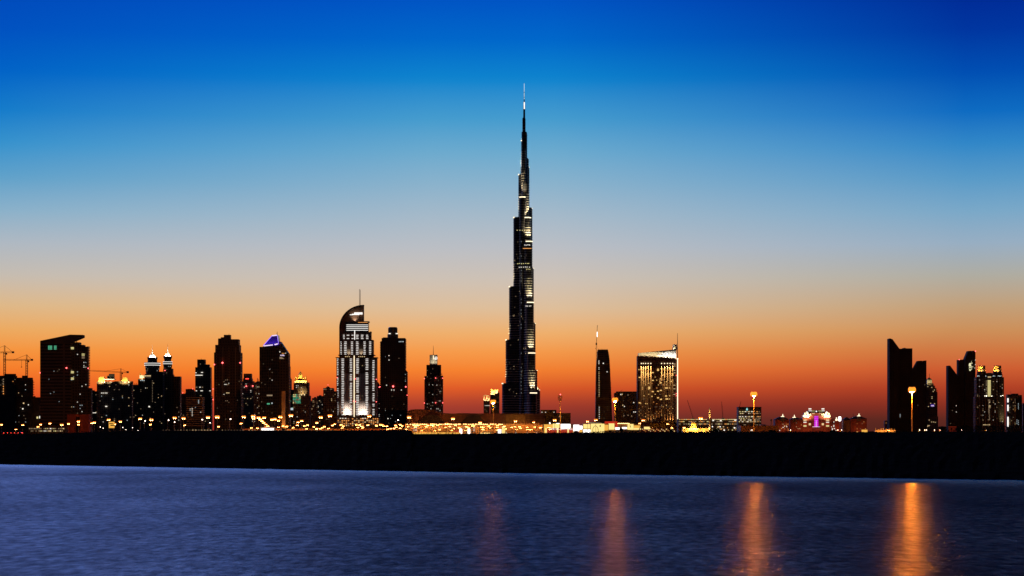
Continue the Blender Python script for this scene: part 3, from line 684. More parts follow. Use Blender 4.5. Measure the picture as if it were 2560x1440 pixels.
B = Bld('purple_roofed_tower', 'black tower with slanted glass roof glowing purple and a lit bank sign', 'skyscraper', 2750, 685)
B.part('shaft', m_glass, [(648.6, 697, 867, None, 0, 36)]); B.poly('side_wing', m_conc, [(697, None), (697, 854), (700.5, 853.5), (721.4, 885), (721.4, 915), (722.5, 915), (722.5, None)], 3, 30)
glass_p = mat('dark_violet_glass', (.03, .02, .10), .15)
mb = MB(); f = 2; P = [(657.5, 865.5), (681, 838.3), (693.4, 837), (697, 861), (696.8, 866.6), (657.5, 867)]
mb.extrude_y([(B.X(x, f), B.Z(y, f)) for x, y in P][::-1], B.D + f, B.D + f + 24); mb.build('glass_roof', glass_p, B.root)
def strip(B, name, m, pts, t, f):
    mb = MB()
    for a, b in zip(pts, pts[1:]): mb.tube((B.X(a[0], f), B.D + f, B.Z(a[1], f)), (B.X(b[0], f), B.D + f, B.Z(b[1], f)), t, 6)
    return mb.build(name, m, B.root)
strip(B, 'roof_edge_light', e_purple, [(658, 864.5), (680.8, 838.6)], .45, 1.4); strip(B, 'roof_edge_light', e_pale, [(680.5, 839.2), (692.5, 838)], .75, 1.4); strip(B, 'roof_edge_light', e_pale, [(659, 864.8), (682, 862.2)], .7, 1.2); strip(B, 'roof_edge_light', e_pale, [(686.5, 861.5), (694.5, 859.5)], .8, 1.2); strip(B, 'roof_edge_light', e_purple, [(693.2, 838.5), (696.3, 860)], .35, 1.4)
for x in (664, 671, 678, 686, 691): B.spot((x, 866, -4), (x + 2, 852, 2), 5200, (.30, .14, 1), 80)
B.mast('antenna', m_steel, 693, 837, 829, .25, 10); B.mast('antenna', m_steel, 699.5, 854, 846, .25, 12); B.mast('antenna', m_steel, 648.8 + 43.5, 837, 832, .2, 12)
B.part('sign_board', m_screen, [(699.5, 716.5, 880.5, 892, 2.4, .5)])
B.glyphs('sign_lettering', e_pale, 700.8, 712, 886.4, 890, 5, 2.2, 5); B.glyphs('sign_lettering', w_or, 704.5, 711.5, 882, 884.4, 5, 2.2, 6); B.win(714.3, 883, 1.4, 1.4, w_white, 2); B.win(699.6, 879.6, 1.4, 2.6, w_white, 2)
B.poly('sky_lobby_window', w_dim, [(699, 892.5), (704, 892.8), (711, 897), (699, 897)], 2.2, .6)
B.scatter(672, 683, 878, 960, 7, [w_dim, w_white], -.6, 1.3, 1.6); B.scatter(652, 695, 880, 1050, 10, [w_dim], -.6, 1.4, 1.2); B.win(674, 988.5, 14, 3.4, w_dim, -.6); B.win(671, 1009.5, 7, 3.2, w_green, -.6); B.win(680, 1008, 2.6, 3.2, w_cool, -.6)
B = Bld('sodium_lit_pylon', 'narrow upright pylon lit orange in front of the purple-roofed tower', 'building', 2640, 708.5)
B.part('shaft', m_sand, [(704, 713, 978, None, 0, 8)]); B.part('cap', m_roof, [(703.5, 713.5, 976.5, 978.1, -.5, 9)]); B.spot((709, 1083, -12), (709, 1050, 0), 13000, (1, .42, .1), 70)
B = Bld('slender_block', 'slender dark block tucked behind the right edge of the purple-roofed tower', 'building', 3500, 724)
B.part('shaft', m_conc, [(714, 727, 947, None, 0, 24), (722, 740, 974, None, 3, 22)]); B.part('parapet', m_roof, [(720, 727, 943.5, 947.2, 1, 3)]); B.scatter(724, 738, 980, 1050, 8, [w_dim, w_green], -.5)
B = Bld('yellow_crowned_tower', 'tower with yellow floodlit crown of pinnacles and green-lit floors', 'skyscraper', 3400, 752)
B.part('shaft', m_tan, [(734, 771, 956, None, 0, 30), (732, 774, 989, None, -2, 34)]); B.part('crown_base', m_gold, [(738, 766, 951, 956.4, 1, 24)])
def pinn(B, x, yb, yt, r, f, m, n=8):
    k = (B.D + f) / F; X0 = B.X(x, f); return MB().lathe(X0, B.D + f, [(r * k, B.Z(yb, f)), (r * k, B.Z(yt + (yb - yt) * .35, f)), (r * .7 * k, B.Z(yt + (yb - yt) * .25, f)), (.1 * k, B.Z(yt, f))], n).build('pinnacle', m, B.root)
for x, yt, r in ((739.8, 939, 2), (746.5, 942, 1.8), (758, 942, 1.8), (764, 939, 2)): pinn(B, x, 952, yt, r, 6, m_gold)
MB().lathe(B.X(751, 9), B.D + 9, [(5.2 * .66, B.Z(951, 9)), (5.2 * .66, B.Z(938, 9)), (4.3 * .66, B.Z(936, 9)), (3.8 * .66, B.Z(934, 9)), (1.6 * .66, B.Z(931, 9)), (.2, B.Z(928, 9))], 12).build('turret', m_gold, B.root)
for x in (737, 741, 746, 751, 756, 761, 765): B.spot((x, 957, -5), (x, 946, 5), 9000, (1, .72, .25), 80); B.win(x, 954.5, 1.3, 1.8, w_yel, -.5)
for x in (751, 758): B.spot((x + 2, 989, -8), (x + 2, 980, 0), 9000, (1, .72, .3), 60); B.win(x + 3, 987, 2, 4, w_warm, -2.5)
for y in range(987, 1009, 4): [B.win(x + random.uniform(-.5, .5), y, 2.6, 2.4, random.choice([w_green, w_green, w_yel, w_dim]), -2.6) for x in (734, 738, 742, 746, 750)]
B.win(729.5, 1022.5, 6.5, 5.5, w_cool, -2.6); B.scatter(735, 772, 962, 985, 12, [w_dim, w_dim, w_white], -.6, 1.4, 1.4); B.scatter(733, 773, 1012, 1060, 14, [w_dim, w_warm, w_white], -2.6, 1.4, 1.4)
B = Bld('low_terraced_block', 'low terraced dark block left of the curved-top hotel, lower of two', 'building', 3500, 795)
B.part('block', m_tan, [(780, 808, 995, None, 0, 28), (792, 808, 990, None, 3, 24), (774, 783, 1002, None, 2, 24)]); B.part('roof_plant', m_roof, [(785, 790, 992.5, 995.3, 5, 8)]); B.part('roof_plant', m_roof, [(797, 803, 988, 990.3, 7, 8)]); B.scatter(775, 807, 1000, 1058, 34, [w_dim, w_dim, w_warm, w_white], -.6, 1.3, 1.4, 3, 3.4)
B = Bld('spired_block', 'dark apartment block with small central spire just left of the curved-top hotel', 'building', 3450, 822)
B.part('block', m_tan, [(808, 833, 970, None, 0, 28), (833, 842, 978, None, 3, 24)]); hip(B, 'roof', 813, 826, 966, 970.4, 5, 6, 12, m_roof); B.mast('spire', m_steel, 819.5, 967, 962, .5, 12, .1); B.beacon(820, 962.5, 11, .5); [B.win(x, 973, 1.4, 2, w_dim, -.5) for x in (809.5, 812, 815, 826, 829)]
B.scatter(809, 840, 980, 1058, 20, [w_dim, w_dim, w_warm, w_white], -.6, 1.3, 1.4)

# ------------------------------------------------------------------ the curved-top hotel and its neighbours
def curved_hotel():
    B = Bld('curved_top_hotel', 'hotel tower with curved sail top, twin mast and white lit balcony columns', 'skyscraper', 4300, 891)
    k = B.D / F
    m_h = facade('hotel_facade', (.20, .12, .09), (.02, .016, .016), 3.0, 3.4, 0.95)
    m_wash = facade('floodlit_hotel_facade', (.62, .50, .42), (.05, .04, .04), 4.0, 3.4, 1.25)
    B.part('lower_shaft', m_h, [(841, 941, 893.6, None, 0, 44)]); B.part('middle_shaft', m_h, [(848, 932.7, 849.5, 893.5, 3, 38)]); B.part('upper_shaft', m_h, [(853, 927.2, 830, 849.4, 6, 32)]); B.part('top_storeys', m_glass, [(864, 921, 805, 830, 8, 28)])
    B.part('ledge', m_copper, [(845, 936.5, 886.8, 888.4, -1.5, 42), (838.5, 943.5, 893.0, 894.4, -1, 46)]); B.part('roof_ledge', m_copper, [(893, 922.5, 803, 805.3, 5, 32), (925, 927.8, 828.5, 830.4, 5, 30)])
    B.part('ledge_glow', w_or, [(895, 919, 804.6, 806.6, 6.6, 1)])
    for x in (864, 868, 873, 897, 902, 906, 911): B.win(x, 891.5, 2.4, 1.6, w_warm, -.6)
    # bays floodlit from the podium roof, glow partly put into a paler colour
    for x0, x1 in ((858.5, 878.5), (894, 918.5)):
        B.part('floodlit_bay', m_wash, [(x0, x1, 934, 1037, -1.2, 1.0)])
        B.part('bay', m_h, [(x0, x1, 897, 933.8, -.7, .6)])
        n = 4
        for i in range(n):
            x = x0 + (x1 - x0) * (i + .5) / n
            B.spot((x, 1040.5, -15), (x, 1028, -1), 19000, (1, .93, .86), 64, .6)
    for x0, x1 in ((868, 876), (898, 907)):
        B.part('floodlit_bay', m_wash, [(x0, x1, 872, 886.6, 2.2, .7)])
        B.spot(((x0 + x1) / 2, 887.4, -4), ((x0 + x1) / 2, 880, 2.5), 2500, (1, .86, .62), 80, .9)
    # balcony columns: one lit strip per storey
    def column(x0, x1, ya, yb, step, f, m=mat('balcony_led', 0, emit=(1.0, .95, .90), power=.85)):
        mb = MB(); y = ya
        while y < yb:
            if random.random() > .05: mb.box(B.X(x0 + random.choice((0, 0, 0, .6)), f), B.X(x1 - random.choice((0, 0, 0, .8)), f), B.D + f - .5, B.D + f, B.Z(y + .85, f), B.Z(y - .85, f))
            y += step
        mb.build('balcony_lights', m, B.root)
    for x0, x1 in ((842.6, 846), (853.8, 860), (874.6, 880), (890.4, 897), (914.2, 920.6), (931, 936.2)): column(x0, x1, 897.5, 1037, 4.35, -1.5)
    for x0, x1 in ((851.2, 854.2), (860.4, 866.6), (877.6, 882.4), (890.2, 896.4), (908.6, 914), (922.8, 928)): column(x0, x1, 855, 887, 4.3, 1.8)
    for x0, x1 in ((857.8, 861.6), (867, 873), (879, 884), (890.2, 896.4), (902.6, 908.6), (915.4, 920.8)): column(x0, x1, 838, 848, 4.2, 5)
    for y in (812.2, 816.6, 820.8, 825.6): B.part('storey_light', e_led, [(866, 920.2, y - .55, y + .55, 6.8, 1.0)])
    B.part('centre_light', e_ledw, [(884.4, 886.2, 889, 1042, -2.4, .8)]); B.part('centre_light', e_led, [(885.8, 887.6, 825, 849, 4.6, .8)])
    # sail: a curved blade rising from the left edge to an upright right edge
    def sail(sc):
        pts = [(848, 850)]
        for i in range(17):
            t = math.pi - (math.pi / 2) * i / 16
            pts.append((909.5 + 61.5 * math.cos(t) * 1.0, 819 - 57 * math.sin(t)))
        pts[-1] = (909.5, 762)
        return pts
    outer = sail(1)
    B.poly('sail', m_copper, outer + [(909.5, 805), (889, 805), (864, 812), (864, 850)], 16, 14)
    B.poly('sail_rim', m_roof, outer[1:] + [(909.5, 764.5)] + [(x + 2.2, y + 2.6) for x, y in outer[1:][::-1][1:]], 9, 20)
    B.poly('sail_rim', m_white, [(908.2, 765), (909.7, 763), (909.7, 804.5), (908.2, 804.5)], 9, 7)
    B.part('crown_light', e_led, [(885.5, 906, 781, 786, 11, 3), (880, 898, 784.5, 787.2, 10, 3), (874.6, 882, 786, 787.6, 10, 2)])
    for x in (887, 898, 905): B.spot((x, 804.5, 9), (x, 795, 16), 9000, (1, .93, .8), 80, .9)
    for x in (898.7, 900.8): B.mast('mast', m_copper, x, 805, 724 if x > 900 else 722.5, .55, 12, .4)
    for x, y in ((843, 944), (886, 948), (888, 947), (884, 1003), (889, 1004), (941, 948.5), (941, 1004.5)): B.beacon(x, y, -2.5, .8)
    B.scatter(862, 912, 900, 1000, 34, [w_dim, w_dim, w_warm, w_or], -1, 1.1, 1.2)
    # podium: a warm lit grid of storeys and columns
    B.part('podium', mat('podium_wall', (.40, .24, .13), .8), [(837, 948, 1044, None, -18, 50)])
    for y in (1044.6, 1049.5, 1053.2, 1057.2, 1061.6, 1066): B.part('podium_ledge', m_sand, [(836.5, 948.5, y - .45, y + .45, -20, 1.9)])
    rn = random.Random(5)
    for r_, y in enumerate((1047, 1051.4, 1055.2, 1059.4, 1063.8)):
        for i in range(21):
            if rn.random() < .62: B.win(840 + i * 5.2, y, 3.0, 2.2, rn.choice([w_or, w_or, w_warm, w_dim, w_or]), -18.4)
    for x in (851, 857, 864, 907, 913): B.win(x, 1045.6, 3.4, 1.8, w_white, -19)
curved_hotel()

B = Bld('pitched_roof_block', 'dark block with steep pointed roof squeezed between the curved-top hotel and round-topped tower', 'building', 4450, 945)
B.part('block', m_conc, [(938, 951, 966, None, 0, 24)]); hip(B, 'roof', 938, 950.5, 954.5, 966.2, 6.1, 0, 24, m_roof); B.beacon(948, 968, -1, .8); B.scatter(942, 950, 972, 1050, 9, [w_dim, w_white], -.6, 1.3, 1.3)

B = Bld('round_topped_tower', 'black tower with serrated balcony edges and a rounded drum on top', 'skyscraper', 3900, 983)
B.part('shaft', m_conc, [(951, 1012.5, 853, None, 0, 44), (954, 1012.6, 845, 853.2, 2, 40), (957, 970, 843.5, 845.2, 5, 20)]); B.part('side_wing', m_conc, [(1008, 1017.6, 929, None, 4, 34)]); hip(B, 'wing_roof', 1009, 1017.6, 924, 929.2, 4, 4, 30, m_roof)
X0 = px(982, 3918); kk = 3918 / F
MB().lathe(X0, 3918, [(13.5 * kk, pz(845, 3918)), (13.5 * kk, pz(836, 3918)), (11.6 * kk, pz(835.6, 3918)), (11.9 * kk, pz(822, 3918)), (11 * kk, pz(819, 3918)), (9.4 * kk, pz(818, 3918))], 28).build('drum', m_conc, B.root)
mb = MB()
for i in range(46):
    B.box(mb, 949.8, 951.4, 855 + i * 4.1, 857.2 + i * 4.1, 1, 40); B.box(mb, 1012.2, 1013.8 if i < 18 else 1013, 847 + i * 4.1, 849.2 + i * 4.1, 1, 40)
mb.build('balconies', m_conc, B.root)
for x in (974, 992): B.win(x, 834, 5.5, 2.4, w_white, 4.5)
for x in (998, 1001.5, 1005, 1008): B.win(x, 854, 1.6, 2.4, w_cool, -.6)
for x, y in ((972.5, 889), (972.5, 900), (966.5, 963), (979, 975), (985, 975), (1003.5, 975)): B.win(x, y, 2.0, 1.8, w_white, -.6)
B.beacon(983, 966, -1, 1.6); B.beacon(1014.5, 967, 2, 1.2); B.beacon(949.5, 967, 0, 1); B.beacon(1018, 988, 3, .7); B.scatter(953, 1012, 870, 1060, 20, [w_dim, w_dim, w_cool], -.6, 1.3, 1.3); B.scatter(1011, 1016, 934, 955, 6, [w_dim, w_cool], 3.4, 1.2, 1.6); B.win(970, 1046.5, 2.2, 2.2, w_white, -.6)

B = Bld('lit_topped_tower', 'slim tower with floodlit square top, round emblem and thin mast behind the wavy mall roof', 'skyscraper', 4700, 1084)
B.part('upper_shaft', m_conc, [(1066, 1102, 912, None, 3, 32)]); B.part('lower_shaft', m_tan, [(1061, 1067, 940, None, 6, 26), (1085, 1107, 939, None, -2, 30)]); B.part('ledge', m_roof, [(1065, 1104.5, 934.2, 935.4, 1, 36)])
B.part('roof_block', m_white, [(1074, 1093, 887, 912, 6, 20)])
for x in (1079, 1084, 1090): B.spot((x, 912, -2), (x, 902, 6), 2600, (1, .88, .6), 75, .8)
B.mast('mast', m_steel, 1083.4, 898, 864, .9, 5, .25); B.part('mast_light', e_ledw, [(1082.6, 1084.2, 888.5, 898.5, 3.8, .5)])
MB_ = MB()
cxm, czm, rr_ = B.X(1090.3, 5), B.Z(895.5, 5), 2.6
for i in range(14):
    a, b = i * .449, (i + 1) * .449
    if i in (10, 11): continue
    MB_.tube((cxm + rr_ * math.cos(a), B.D + 5, czm + rr_ * 1.2 * math.sin(a)), (cxm + rr_ * math.cos(b), B.D + 5, czm + rr_ * 1.2 * math.sin(b)), .5, 5)
MB_.box(cxm - .5, cxm + .5, B.D + 4.6, B.D + 5.2, czm - 3, czm + .4)
MB_.build('emblem', e_led, B.root); B.win(1086.5, 897, 1.1, 3.2, w_white, 5)
for x, y in ((1061, 946.5), (1089, 945), (1106.5, 945.5), (1061, 1007.5), (1089, 1007), (1106.8, 1007)): B.beacon(x, y, -3, .9)
B.scatter(1066, 1084, 920, 1024, 26, [w_dim, w_white, w_dim], 2.4, 1.3, 1.5); B.scatter(1090, 1106, 945, 1028, 26, [w_dim, w_white, w_dim], -2.6, 1.3, 1.5)
for i in range(4): B.part('sky_floor_ledge', m_pole, [(1090, 1107.3, 958 + 14.6 * i, 958.8 + 14.6 * i, -2.6, .8)])

B = Bld('lit_crown_block', 'shorter of two lit-topped blocks left of the tallest tower, with open roof frame', 'building', 4500, 1215)
B.part('shaft', m_tan, [(1209, 1224, 1000, None, 0, 24)]); B.part('roof_frame', m_sand, [(1209, 1211, 988, 1000, 0, 3), (1216, 1218, 988, 1000, 0, 3), (1221.5, 1223.6, 988, 1000, 0, 3), (1209, 1223.6, 988, 989.6, .4, 3)])
for x in (1212.5, 1220): B.spot((x, 1003, -5), (x, 995, 1), 16000, (1, .75, .35), 90)
[B.win(x, y, 1.8, 2.4, w_warm, -.6) for x in (1211, 1214, 1217, 1220) for y in (1000,)]; [B.win(x, 1014, 1.2, 1.4, w_white, -.6) for x in (1213, 1216, 1218.5, 1221, 1223)]; B.scatter(1210, 1223, 1018, 1050, 8, [w_dim, w_warm], -.6)
B = Bld('lit_crown_tower', 'block with fin-shaped crown glowing gold left of the tallest tower, taller of two', 'building', 4550, 1237)
B.part('shaft', m_tan, [(1226, 1238, 985, None, 0, 26), (1238, 1248.4, 981, None, 2, 26)]); B.poly('crown_fin', m_gold, [(1226.5, 985), (1227.2, 971), (1235, 975.5), (1238, 985)], 3, 5); B.part('crown_block', m_gold, [(1236, 1245, 974, 981.5, 5, 12)])
for x in (1228, 1234): B.spot((x, 987.5, -5), (x, 979, 3), 26000, (1, .78, .35), 85)
B.spot((1241, 983, -3), (1241, 977, 6), 22000, (1, .8, .4), 85); B.mast('antenna', m_steel, 1236.5, 975, 970, .25, 6)
B.scatter(1227, 1247, 992, 1048, 22, [w_dim, w_warm, w_white], -.6, 1.2, 1.3)
B = Bld('far_lit_cone', 'small block with bright pointed lantern just right of the tallest tower', 'building', 5200, 1346)
B.part('shaft', m_tan, [(1341, 1350.5, 978, None, 0, 22)]); MB().lathe(px(1344.5, 5210), 5210, [(3.4, pz(978, 5210)), (3.4, pz(973, 5210)), (.3, pz(966.5, 5210))], 10).build('lantern', m_white, B.root)
for x in (1342.5, 1347): B.spot((x, 979.5, -3), (1344.5, 973, 9), 26000, (1, .82, .45), 90)
B.win(1346.5, 1013, 4.5, 2.2, w_white, -.6); B.scatter(1342, 1350, 985, 1028, 5, [w_dim], -.6)

# ------------------------------------------------------------------ the mall strip
def mall():
    B = Bld('wavy_roofed_mall', 'long low mall with dark wavy roof above an orange-lit wall and a row of lamps', 'mall', 3600, 1140)
    prof = [(1017, 1030), (1024, 1024.5), (1040, 1023), (1078, 1023.5), (1092, 1027.5), (1107, 1032.5), (1135, 1034), (1152, 1032.6), (1166, 1033), (1190, 1033.6), (1262, 1033.4)]
    B.poly('wavy_roof', m_copper, prof + [(1262, 1059), (1017, 1059)], 0, 90)
    B.poly('roof_shell', m_roof, [(1044, 1058), (1060, 1041), (1078, 1036), (1098, 1041), (1112, 1058)], -8, 10); B.poly('roof_shell', m_roof, [(1150, 1058), (1166, 1042), (1182, 1037), (1200, 1041), (1214, 1058)], -8, 10)
    B.part('canopy', m_roof, [(1012, 1262, 1057.6, 1059.4, -12, 24)])
    B.part('arcade_wall', m_sand, [(1012, 1262, 1059.4, None, -6, 60)])
    for i in range(5): B.part('arcade_pier', m_sand, [(1072 + i * 36.5, 1074 + i * 36.5, 1059.6, None, -8, 2)])
    for i in range(58):
        x = 1014 + i * 4.25
        if random.random() < .8: B.win(x + random.uniform(-.8, .8), 1060.6 + .25 * math.sin(i * .7), random.choice((1.6, 2.4, 3.0)), 1.3, e_wall, -13, 'canopy_lamp')
    for i in range(30):
        x = 1014 + i * 5.0
        if random.random() < .75: B.win(x, 1069 + random.choice((0, .4)), 1.5, 1.3, w_warm, -6.4)
    for x in (1034.6, 1038, 1041, 1184, 1186): [B.win(x, y, 1.3, 1.4, w_white, -6.4) for y in (1069, 1073, 1076.5)]
    B.part('shop_front', e_panelo, [(1034, 1152, 1081.2, 1085.5, -9, 2.6)]); B.part('shop_front', e_panel, [(1200, 1226, 1082.2, 1085, -9, 2.6)])
    for x in (1152, 1172): B.part('bright_doorway', e_panelw, [(x - 3.2, x + 3.2, 1072, 1084.4, -7, .8)])
    for i in range(19): B.spot((1019 + i * 13 + random.uniform(-2, 2), 1060.5, -15), (1019 + i * 13, 1072, -6), random.uniform(1200, 5200), (1, .30, .04), 110, .8)
    for i in range(9): B.spot((1024 + i * 28, 1057, -26), (1026 + i * 28, 1045, 0), random.uniform(1500, 4000), (1, .25, .05), 110, .9)
    B.part('shop_front', w_tailpanel, [(1136, 1147, 1075, 1083.5, -6.8, .5)])
w_tailpanel = mat('red_lit_panel', 0, emit=(.75, .06, .02), power=.5)
mall()
B = Bld('mall_side_hall', 'windowless dark brown hall of the mall below the tallest tower', 'mall', 3550, 1310)
B.part('hall', m_copper, [(1256, 1362, 1034, 1060, 0, 70), (1264, 1362, 1056, None, -2, 72)]); B.part('pale_wall', mat('ochre_wall', (.34, .20, .08), .85), [(1264.5, 1313.5, 1036, 1055.8, -1, 1.4)]); B.part('lower_wall', m_sand, [(1258, 1362, 1059, None, -5, 3)])
[B.spot((1262 + i * 12, 1062, -16), (1262 + i * 12, 1072, -5), random.uniform(1500, 5200), (1, .30, .04), 110, .8) for i in range(9)]; B.spot((1289, 1059, -30), (1289, 1048, 0), 9000, (1, .5, .12), 100)
B.ledges('wall_grooves', m_roof, 1316, 1362, 1038, 1056, 4.2, 0, 4, .5, .4)
for x, m in ((1249, e_panelw), (1258.6, e_panel)): B.part('bright_doorway', m, [(x - 4, x + 4, 1073 if x < 1255 else 1066, 1083, -7, 1.6)])
[B.win(x, 1082, 1.4, 1.4, w_white, -6) for x in (1266, 1290, 1318, 1342)]
B = Bld('low_dark_block', 'flat-roofed dark block stepping down right of the tallest tower', 'building', 4300, 1390)
B.part('block', m_ledge, [(1352, 1391, 1024.6, None, 0, 50), (1391, 1426.5, 1032.5, None, 2, 50)]); [B.win(x, 1030.5, 1.7, 1.7, w_white, -.6) for x in (1355, 1364, 1385)]; B.ledges('floor_slabs', m_tan, 1360, 1426, 1036, 1058, 4.6, 1, 40, .6, .5); [B.win(x, 1041.5, 1.2, 3, w_dim, -.6) for x in (1398, 1403.5)]

B = Bld('sign_wall_hall', 'mall entrance hall with white mall lettering over red-lit walls and tall yellow panels', 'mall', 3500, 1400)
B.part('hall', m_sand, [(1358, 1434, 1060.2, None, 0, 40)]); B.part('lit_panel', e_panel, [(1382, 1399, 1059, 1070, -1, 1.2)]); B.part('lit_panel', e_panelw, [(1402, 1426, 1060, 1071, -1, 1.2)])
B.part('lit_panel', e_panelo, [(1360, 1382, 1061, 1083, -.8, 1)]); B.part('red_lit_wall', w_tailpanel, [(1367, 1433, 1071, None, -.9, .9)])  # these wall parts glow: the light on them is put in as emission
for x0, x1 in ((1363, 1367), (1392.6, 1396.2), (1418.4, 1422.2), (1432.6, 1435.8)): B.part('lit_pilaster', e_panel, [(x0, x1, 1070, 1083, -1.6, .8)])
cu = bpy.data.curves.new('sign_lettering', 'FONT'); cu.body = 'THE DUBAI MALL'; cu.align_x = 'LEFT'; cu.align_y = 'BOTTOM'; cu.size = 1.0; cu.extrude = .12; cu.materials.append(e_led)
tmp = bpy.data.objects.new('lettering_outline', cu); COL.objects.link(tmp); bpy.context.view_layer.update()
me = bpy.data.meshes.new_from_object(tmp.evaluated_get(bpy.context.evaluated_depsgraph_get())); wd = (B.X(1432) - B.X(1373)) / max(.1, tmp.dimensions.x)
bpy.data.objects.remove(tmp); bpy.data.curves.remove(cu)
if not me.materials: me.materials.append(e_led)
o = bpy.data.objects.new('sign_lettering', me); COL.objects.link(o); o.parent = B.root; o.rotation_euler = (R(90), 0, 0)
o.location = (B.X(1373) - B.root.location.x, -2.2, B.Z(1075.8) - G); o.scale = (wd, (B.Z(1071) - B.Z(1075.8)) / .72, 1)
MB().box(B.X(1373), B.X(1376), 3497, 3499, B.Z(1060), B.Z(1056)).build('roof_lamp_box', e_panelw, B.root); MB().box(B.X(1391), B.X(1399), 3497, 3499, B.Z(1059.5), B.Z(1058)).build('roof_lamp_box', e_panelw, B.root)
B = Bld('screen_hall', 'mall front with two glaring white screens in a dusky pink wall', 'mall', 3480, 1446)
B.part('hall', mat('dusky_pink_wall', (.42, .16, .17), .85), [(1434, 1459, 1059.5, None, 0, 40)]); B.part('screen', e_panelw, [(1433.5, 1448, 1062, 1078, -1.2, 1.3)], 'larger glaring white screen'); B.part('screen', e_panelw, [(1449, 1457.5, 1064.5, 1073.5, -1.2, 1.3)], 'smaller white screen'); B.part('shop_front', e_panelo, [(1448.5, 1457.5, 1075, 1083, -1, 1)])
B = Bld('arched_entrance_hall', 'bright yellow entrance hall with a pale arch and low hipped roof', 'mall', 3450, 1496)
B.part('hall', m_sand, [(1457.5, 1522, 1059, None, 0, 46)]); hip(B, 'roof', 1470, 1506, 1054.5, 1059.2, 9, -1, 30, m_gold); B.part('lit_panel', e_panel, [(1458.5, 1475, 1060.4, 1071.4, -1, 1.2)]); B.part('lit_panel', e_panelw, [(1458, 1476, 1074, 1082.5, -1, 1)])
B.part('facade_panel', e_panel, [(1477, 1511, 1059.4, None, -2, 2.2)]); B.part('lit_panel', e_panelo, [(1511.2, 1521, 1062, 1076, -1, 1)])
mb = MB()
for i in range(16):
    a, b = math.pi * i / 16, math.pi * (i + 1) / 16; rx, rz = 4.6, 7.6
    mb.tube((B.X(1488.5) + rx * math.cos(a), B.D - 2.4, B.Z(1076) + rz * math.sin(a)), (B.X(1488.5) + rx * math.cos(b), B.D - 2.4, B.Z(1076) + rz * math.sin(b)), .45, 5)
for sg in (-1, 1): mb.tube((B.X(1488.5) + 4.6 * sg, B.D - 2.4, G), (B.X(1488.5) + 4.6 * sg, B.D - 2.4, B.Z(1076)), .45, 5)
mb.build('arch', mat('olive_arch', (.30, .28, .06), .7), B.root); B.part('window', mat('olive_window', (.16, .15, .04), .6), [(1499, 1502, 1063, 1067, -2.5, .4)])
for i in range(12): B.win(1472 + i * 2.9, 1057.2 + .1 * i, 1.7, 1.2, w_warm, -2)
B = Bld('red_roofed_store', 'store with a glowing red fascia above pale square lit windows', 'mall', 3520, 1526)
B.part('hall', m_sand, [(1511, 1543, 1060, None, 0, 40)]); B.part('fascia', mat('red_fascia', 0, emit=(.75, .03, .01), power=.7), [(1512, 1543.5, 1053.5, 1060.2, -1.5, 6), (1536.5, 1544, 1060, 1068, -1.5, 4)]); B.part('lit_window', e_panel, [(1520.5, 1536, 1058.6, 1074, -2, .6)]); B.part('lit_panel', e_panelw, [(1536.5, 1549, 1068.5, 1074, -1, .9)]); B.part('lit_panel', e_panelo, [(1511.5, 1520, 1062, 1082, -1, .9)])
B = Bld('lamp_fronted_hall', 'low hall with a row of amber lamps under the eaves and one pale square window', 'mall', 3560, 1572)
B.part('hall', m_sand, [(1543, 1602, 1058.6, None, 0, 40)]); B.part('eaves', m_roof, [(1542, 1603, 1056.2, 1058.8, -4, 46)]); [B.win(1545 + i * 2.75, 1058.9 - (.5 if i % 2 else 0), 1.9, 1.2, e_wall, -4.2, 'canopy_lamp') for i in range(11)]; B.part('lit_window', e_panel, [(1569, 1584, 1060.2, 1074.4, -.6, .8)]); B.part('window_grille', m_roof, [(1574, 1577, 1064, 1066, -1, .3), (1576, 1577, 1064, 1069.5, -1.3, .3)]); B.part('lit_panel', e_panelo, [(1585, 1601, 1063.5, 1070, -.6, .8)]); B.part('lit_panel', e_panel, [(1584.4, 1602, 1070, 1074.4, -.6, .8)]); B.part('shop_front', e_panelw, [(1555, 1567, 1068, 1072.4, -.6, .8)])

# ------------------------------------------------------------------ right half
B = Bld('unfinished_skyscraper', 'dark unfinished skyscraper with ragged top and a crane with a brilliant light beside it', 'skyscraper', 4400, 1510)
pts = [(1495, 874), (1520, 874), (1524, 900), (1527, 960), (1529, 1010), (1531.5, None), (1488.5, None), (1489.5, 1000), (1491, 920)]
B.poly('shaft', m_ledge, pts, 0, 40)
mb = MB(); rn = random.Random(2)
for i in range(14): x = 1495.5 + i * 1.75; mb.box(B.X(x, 4), B.X(x + .5, 4), B.D + 4, B.D + 5, B.Z(875, 4), B.Z(873.5 - rn.random() * 2.2, 4))
mb.build('column_stubs', m_raw, B.root)
mb = MB()
for i in range(44):
    y = 880 + i * 4; xl = 1495 - (y - 874) * .034 if y > 900 else 1494; xr = 1520 + min(4, (y - 874) * .16) + max(0, y - 900) * .045
    o_ = rn.uniform(.2, 1.3); B.box(mb, xl - .6, xr + o_, y, y + 1.1, -.8, 43)
mb.build('floor_slabs', m_raw, B.root)
for y in [902, 904.5, 907, 909.5, 919, 923] + [930 + 4.3 * i for i in range(15)] + [1018 + 4.6 * i for i in range(7)]: B.win(1497.3 + (y - 900) * .006, y, 1.4, 1.6, w_white if y < 926 or y > 1015 else w_warm, -1)
B.win(1508.3, 908.3, 2.6, 2.6, w_white, -1.5); B.win(1517.8, 929.5, 1.9, 1.9, w_white, -1.5); B.scatter(1495, 1526, 990, 1052, 8, [w_dim], -1, 1.2, 1.2)
B = Bld('luffing_crane', 'luffing crane with raised jib and brilliant white lights climbing the unfinished skyscraper', 'crane', 4380, 1491.4)
mb = MB(); y_ = B.D + 10
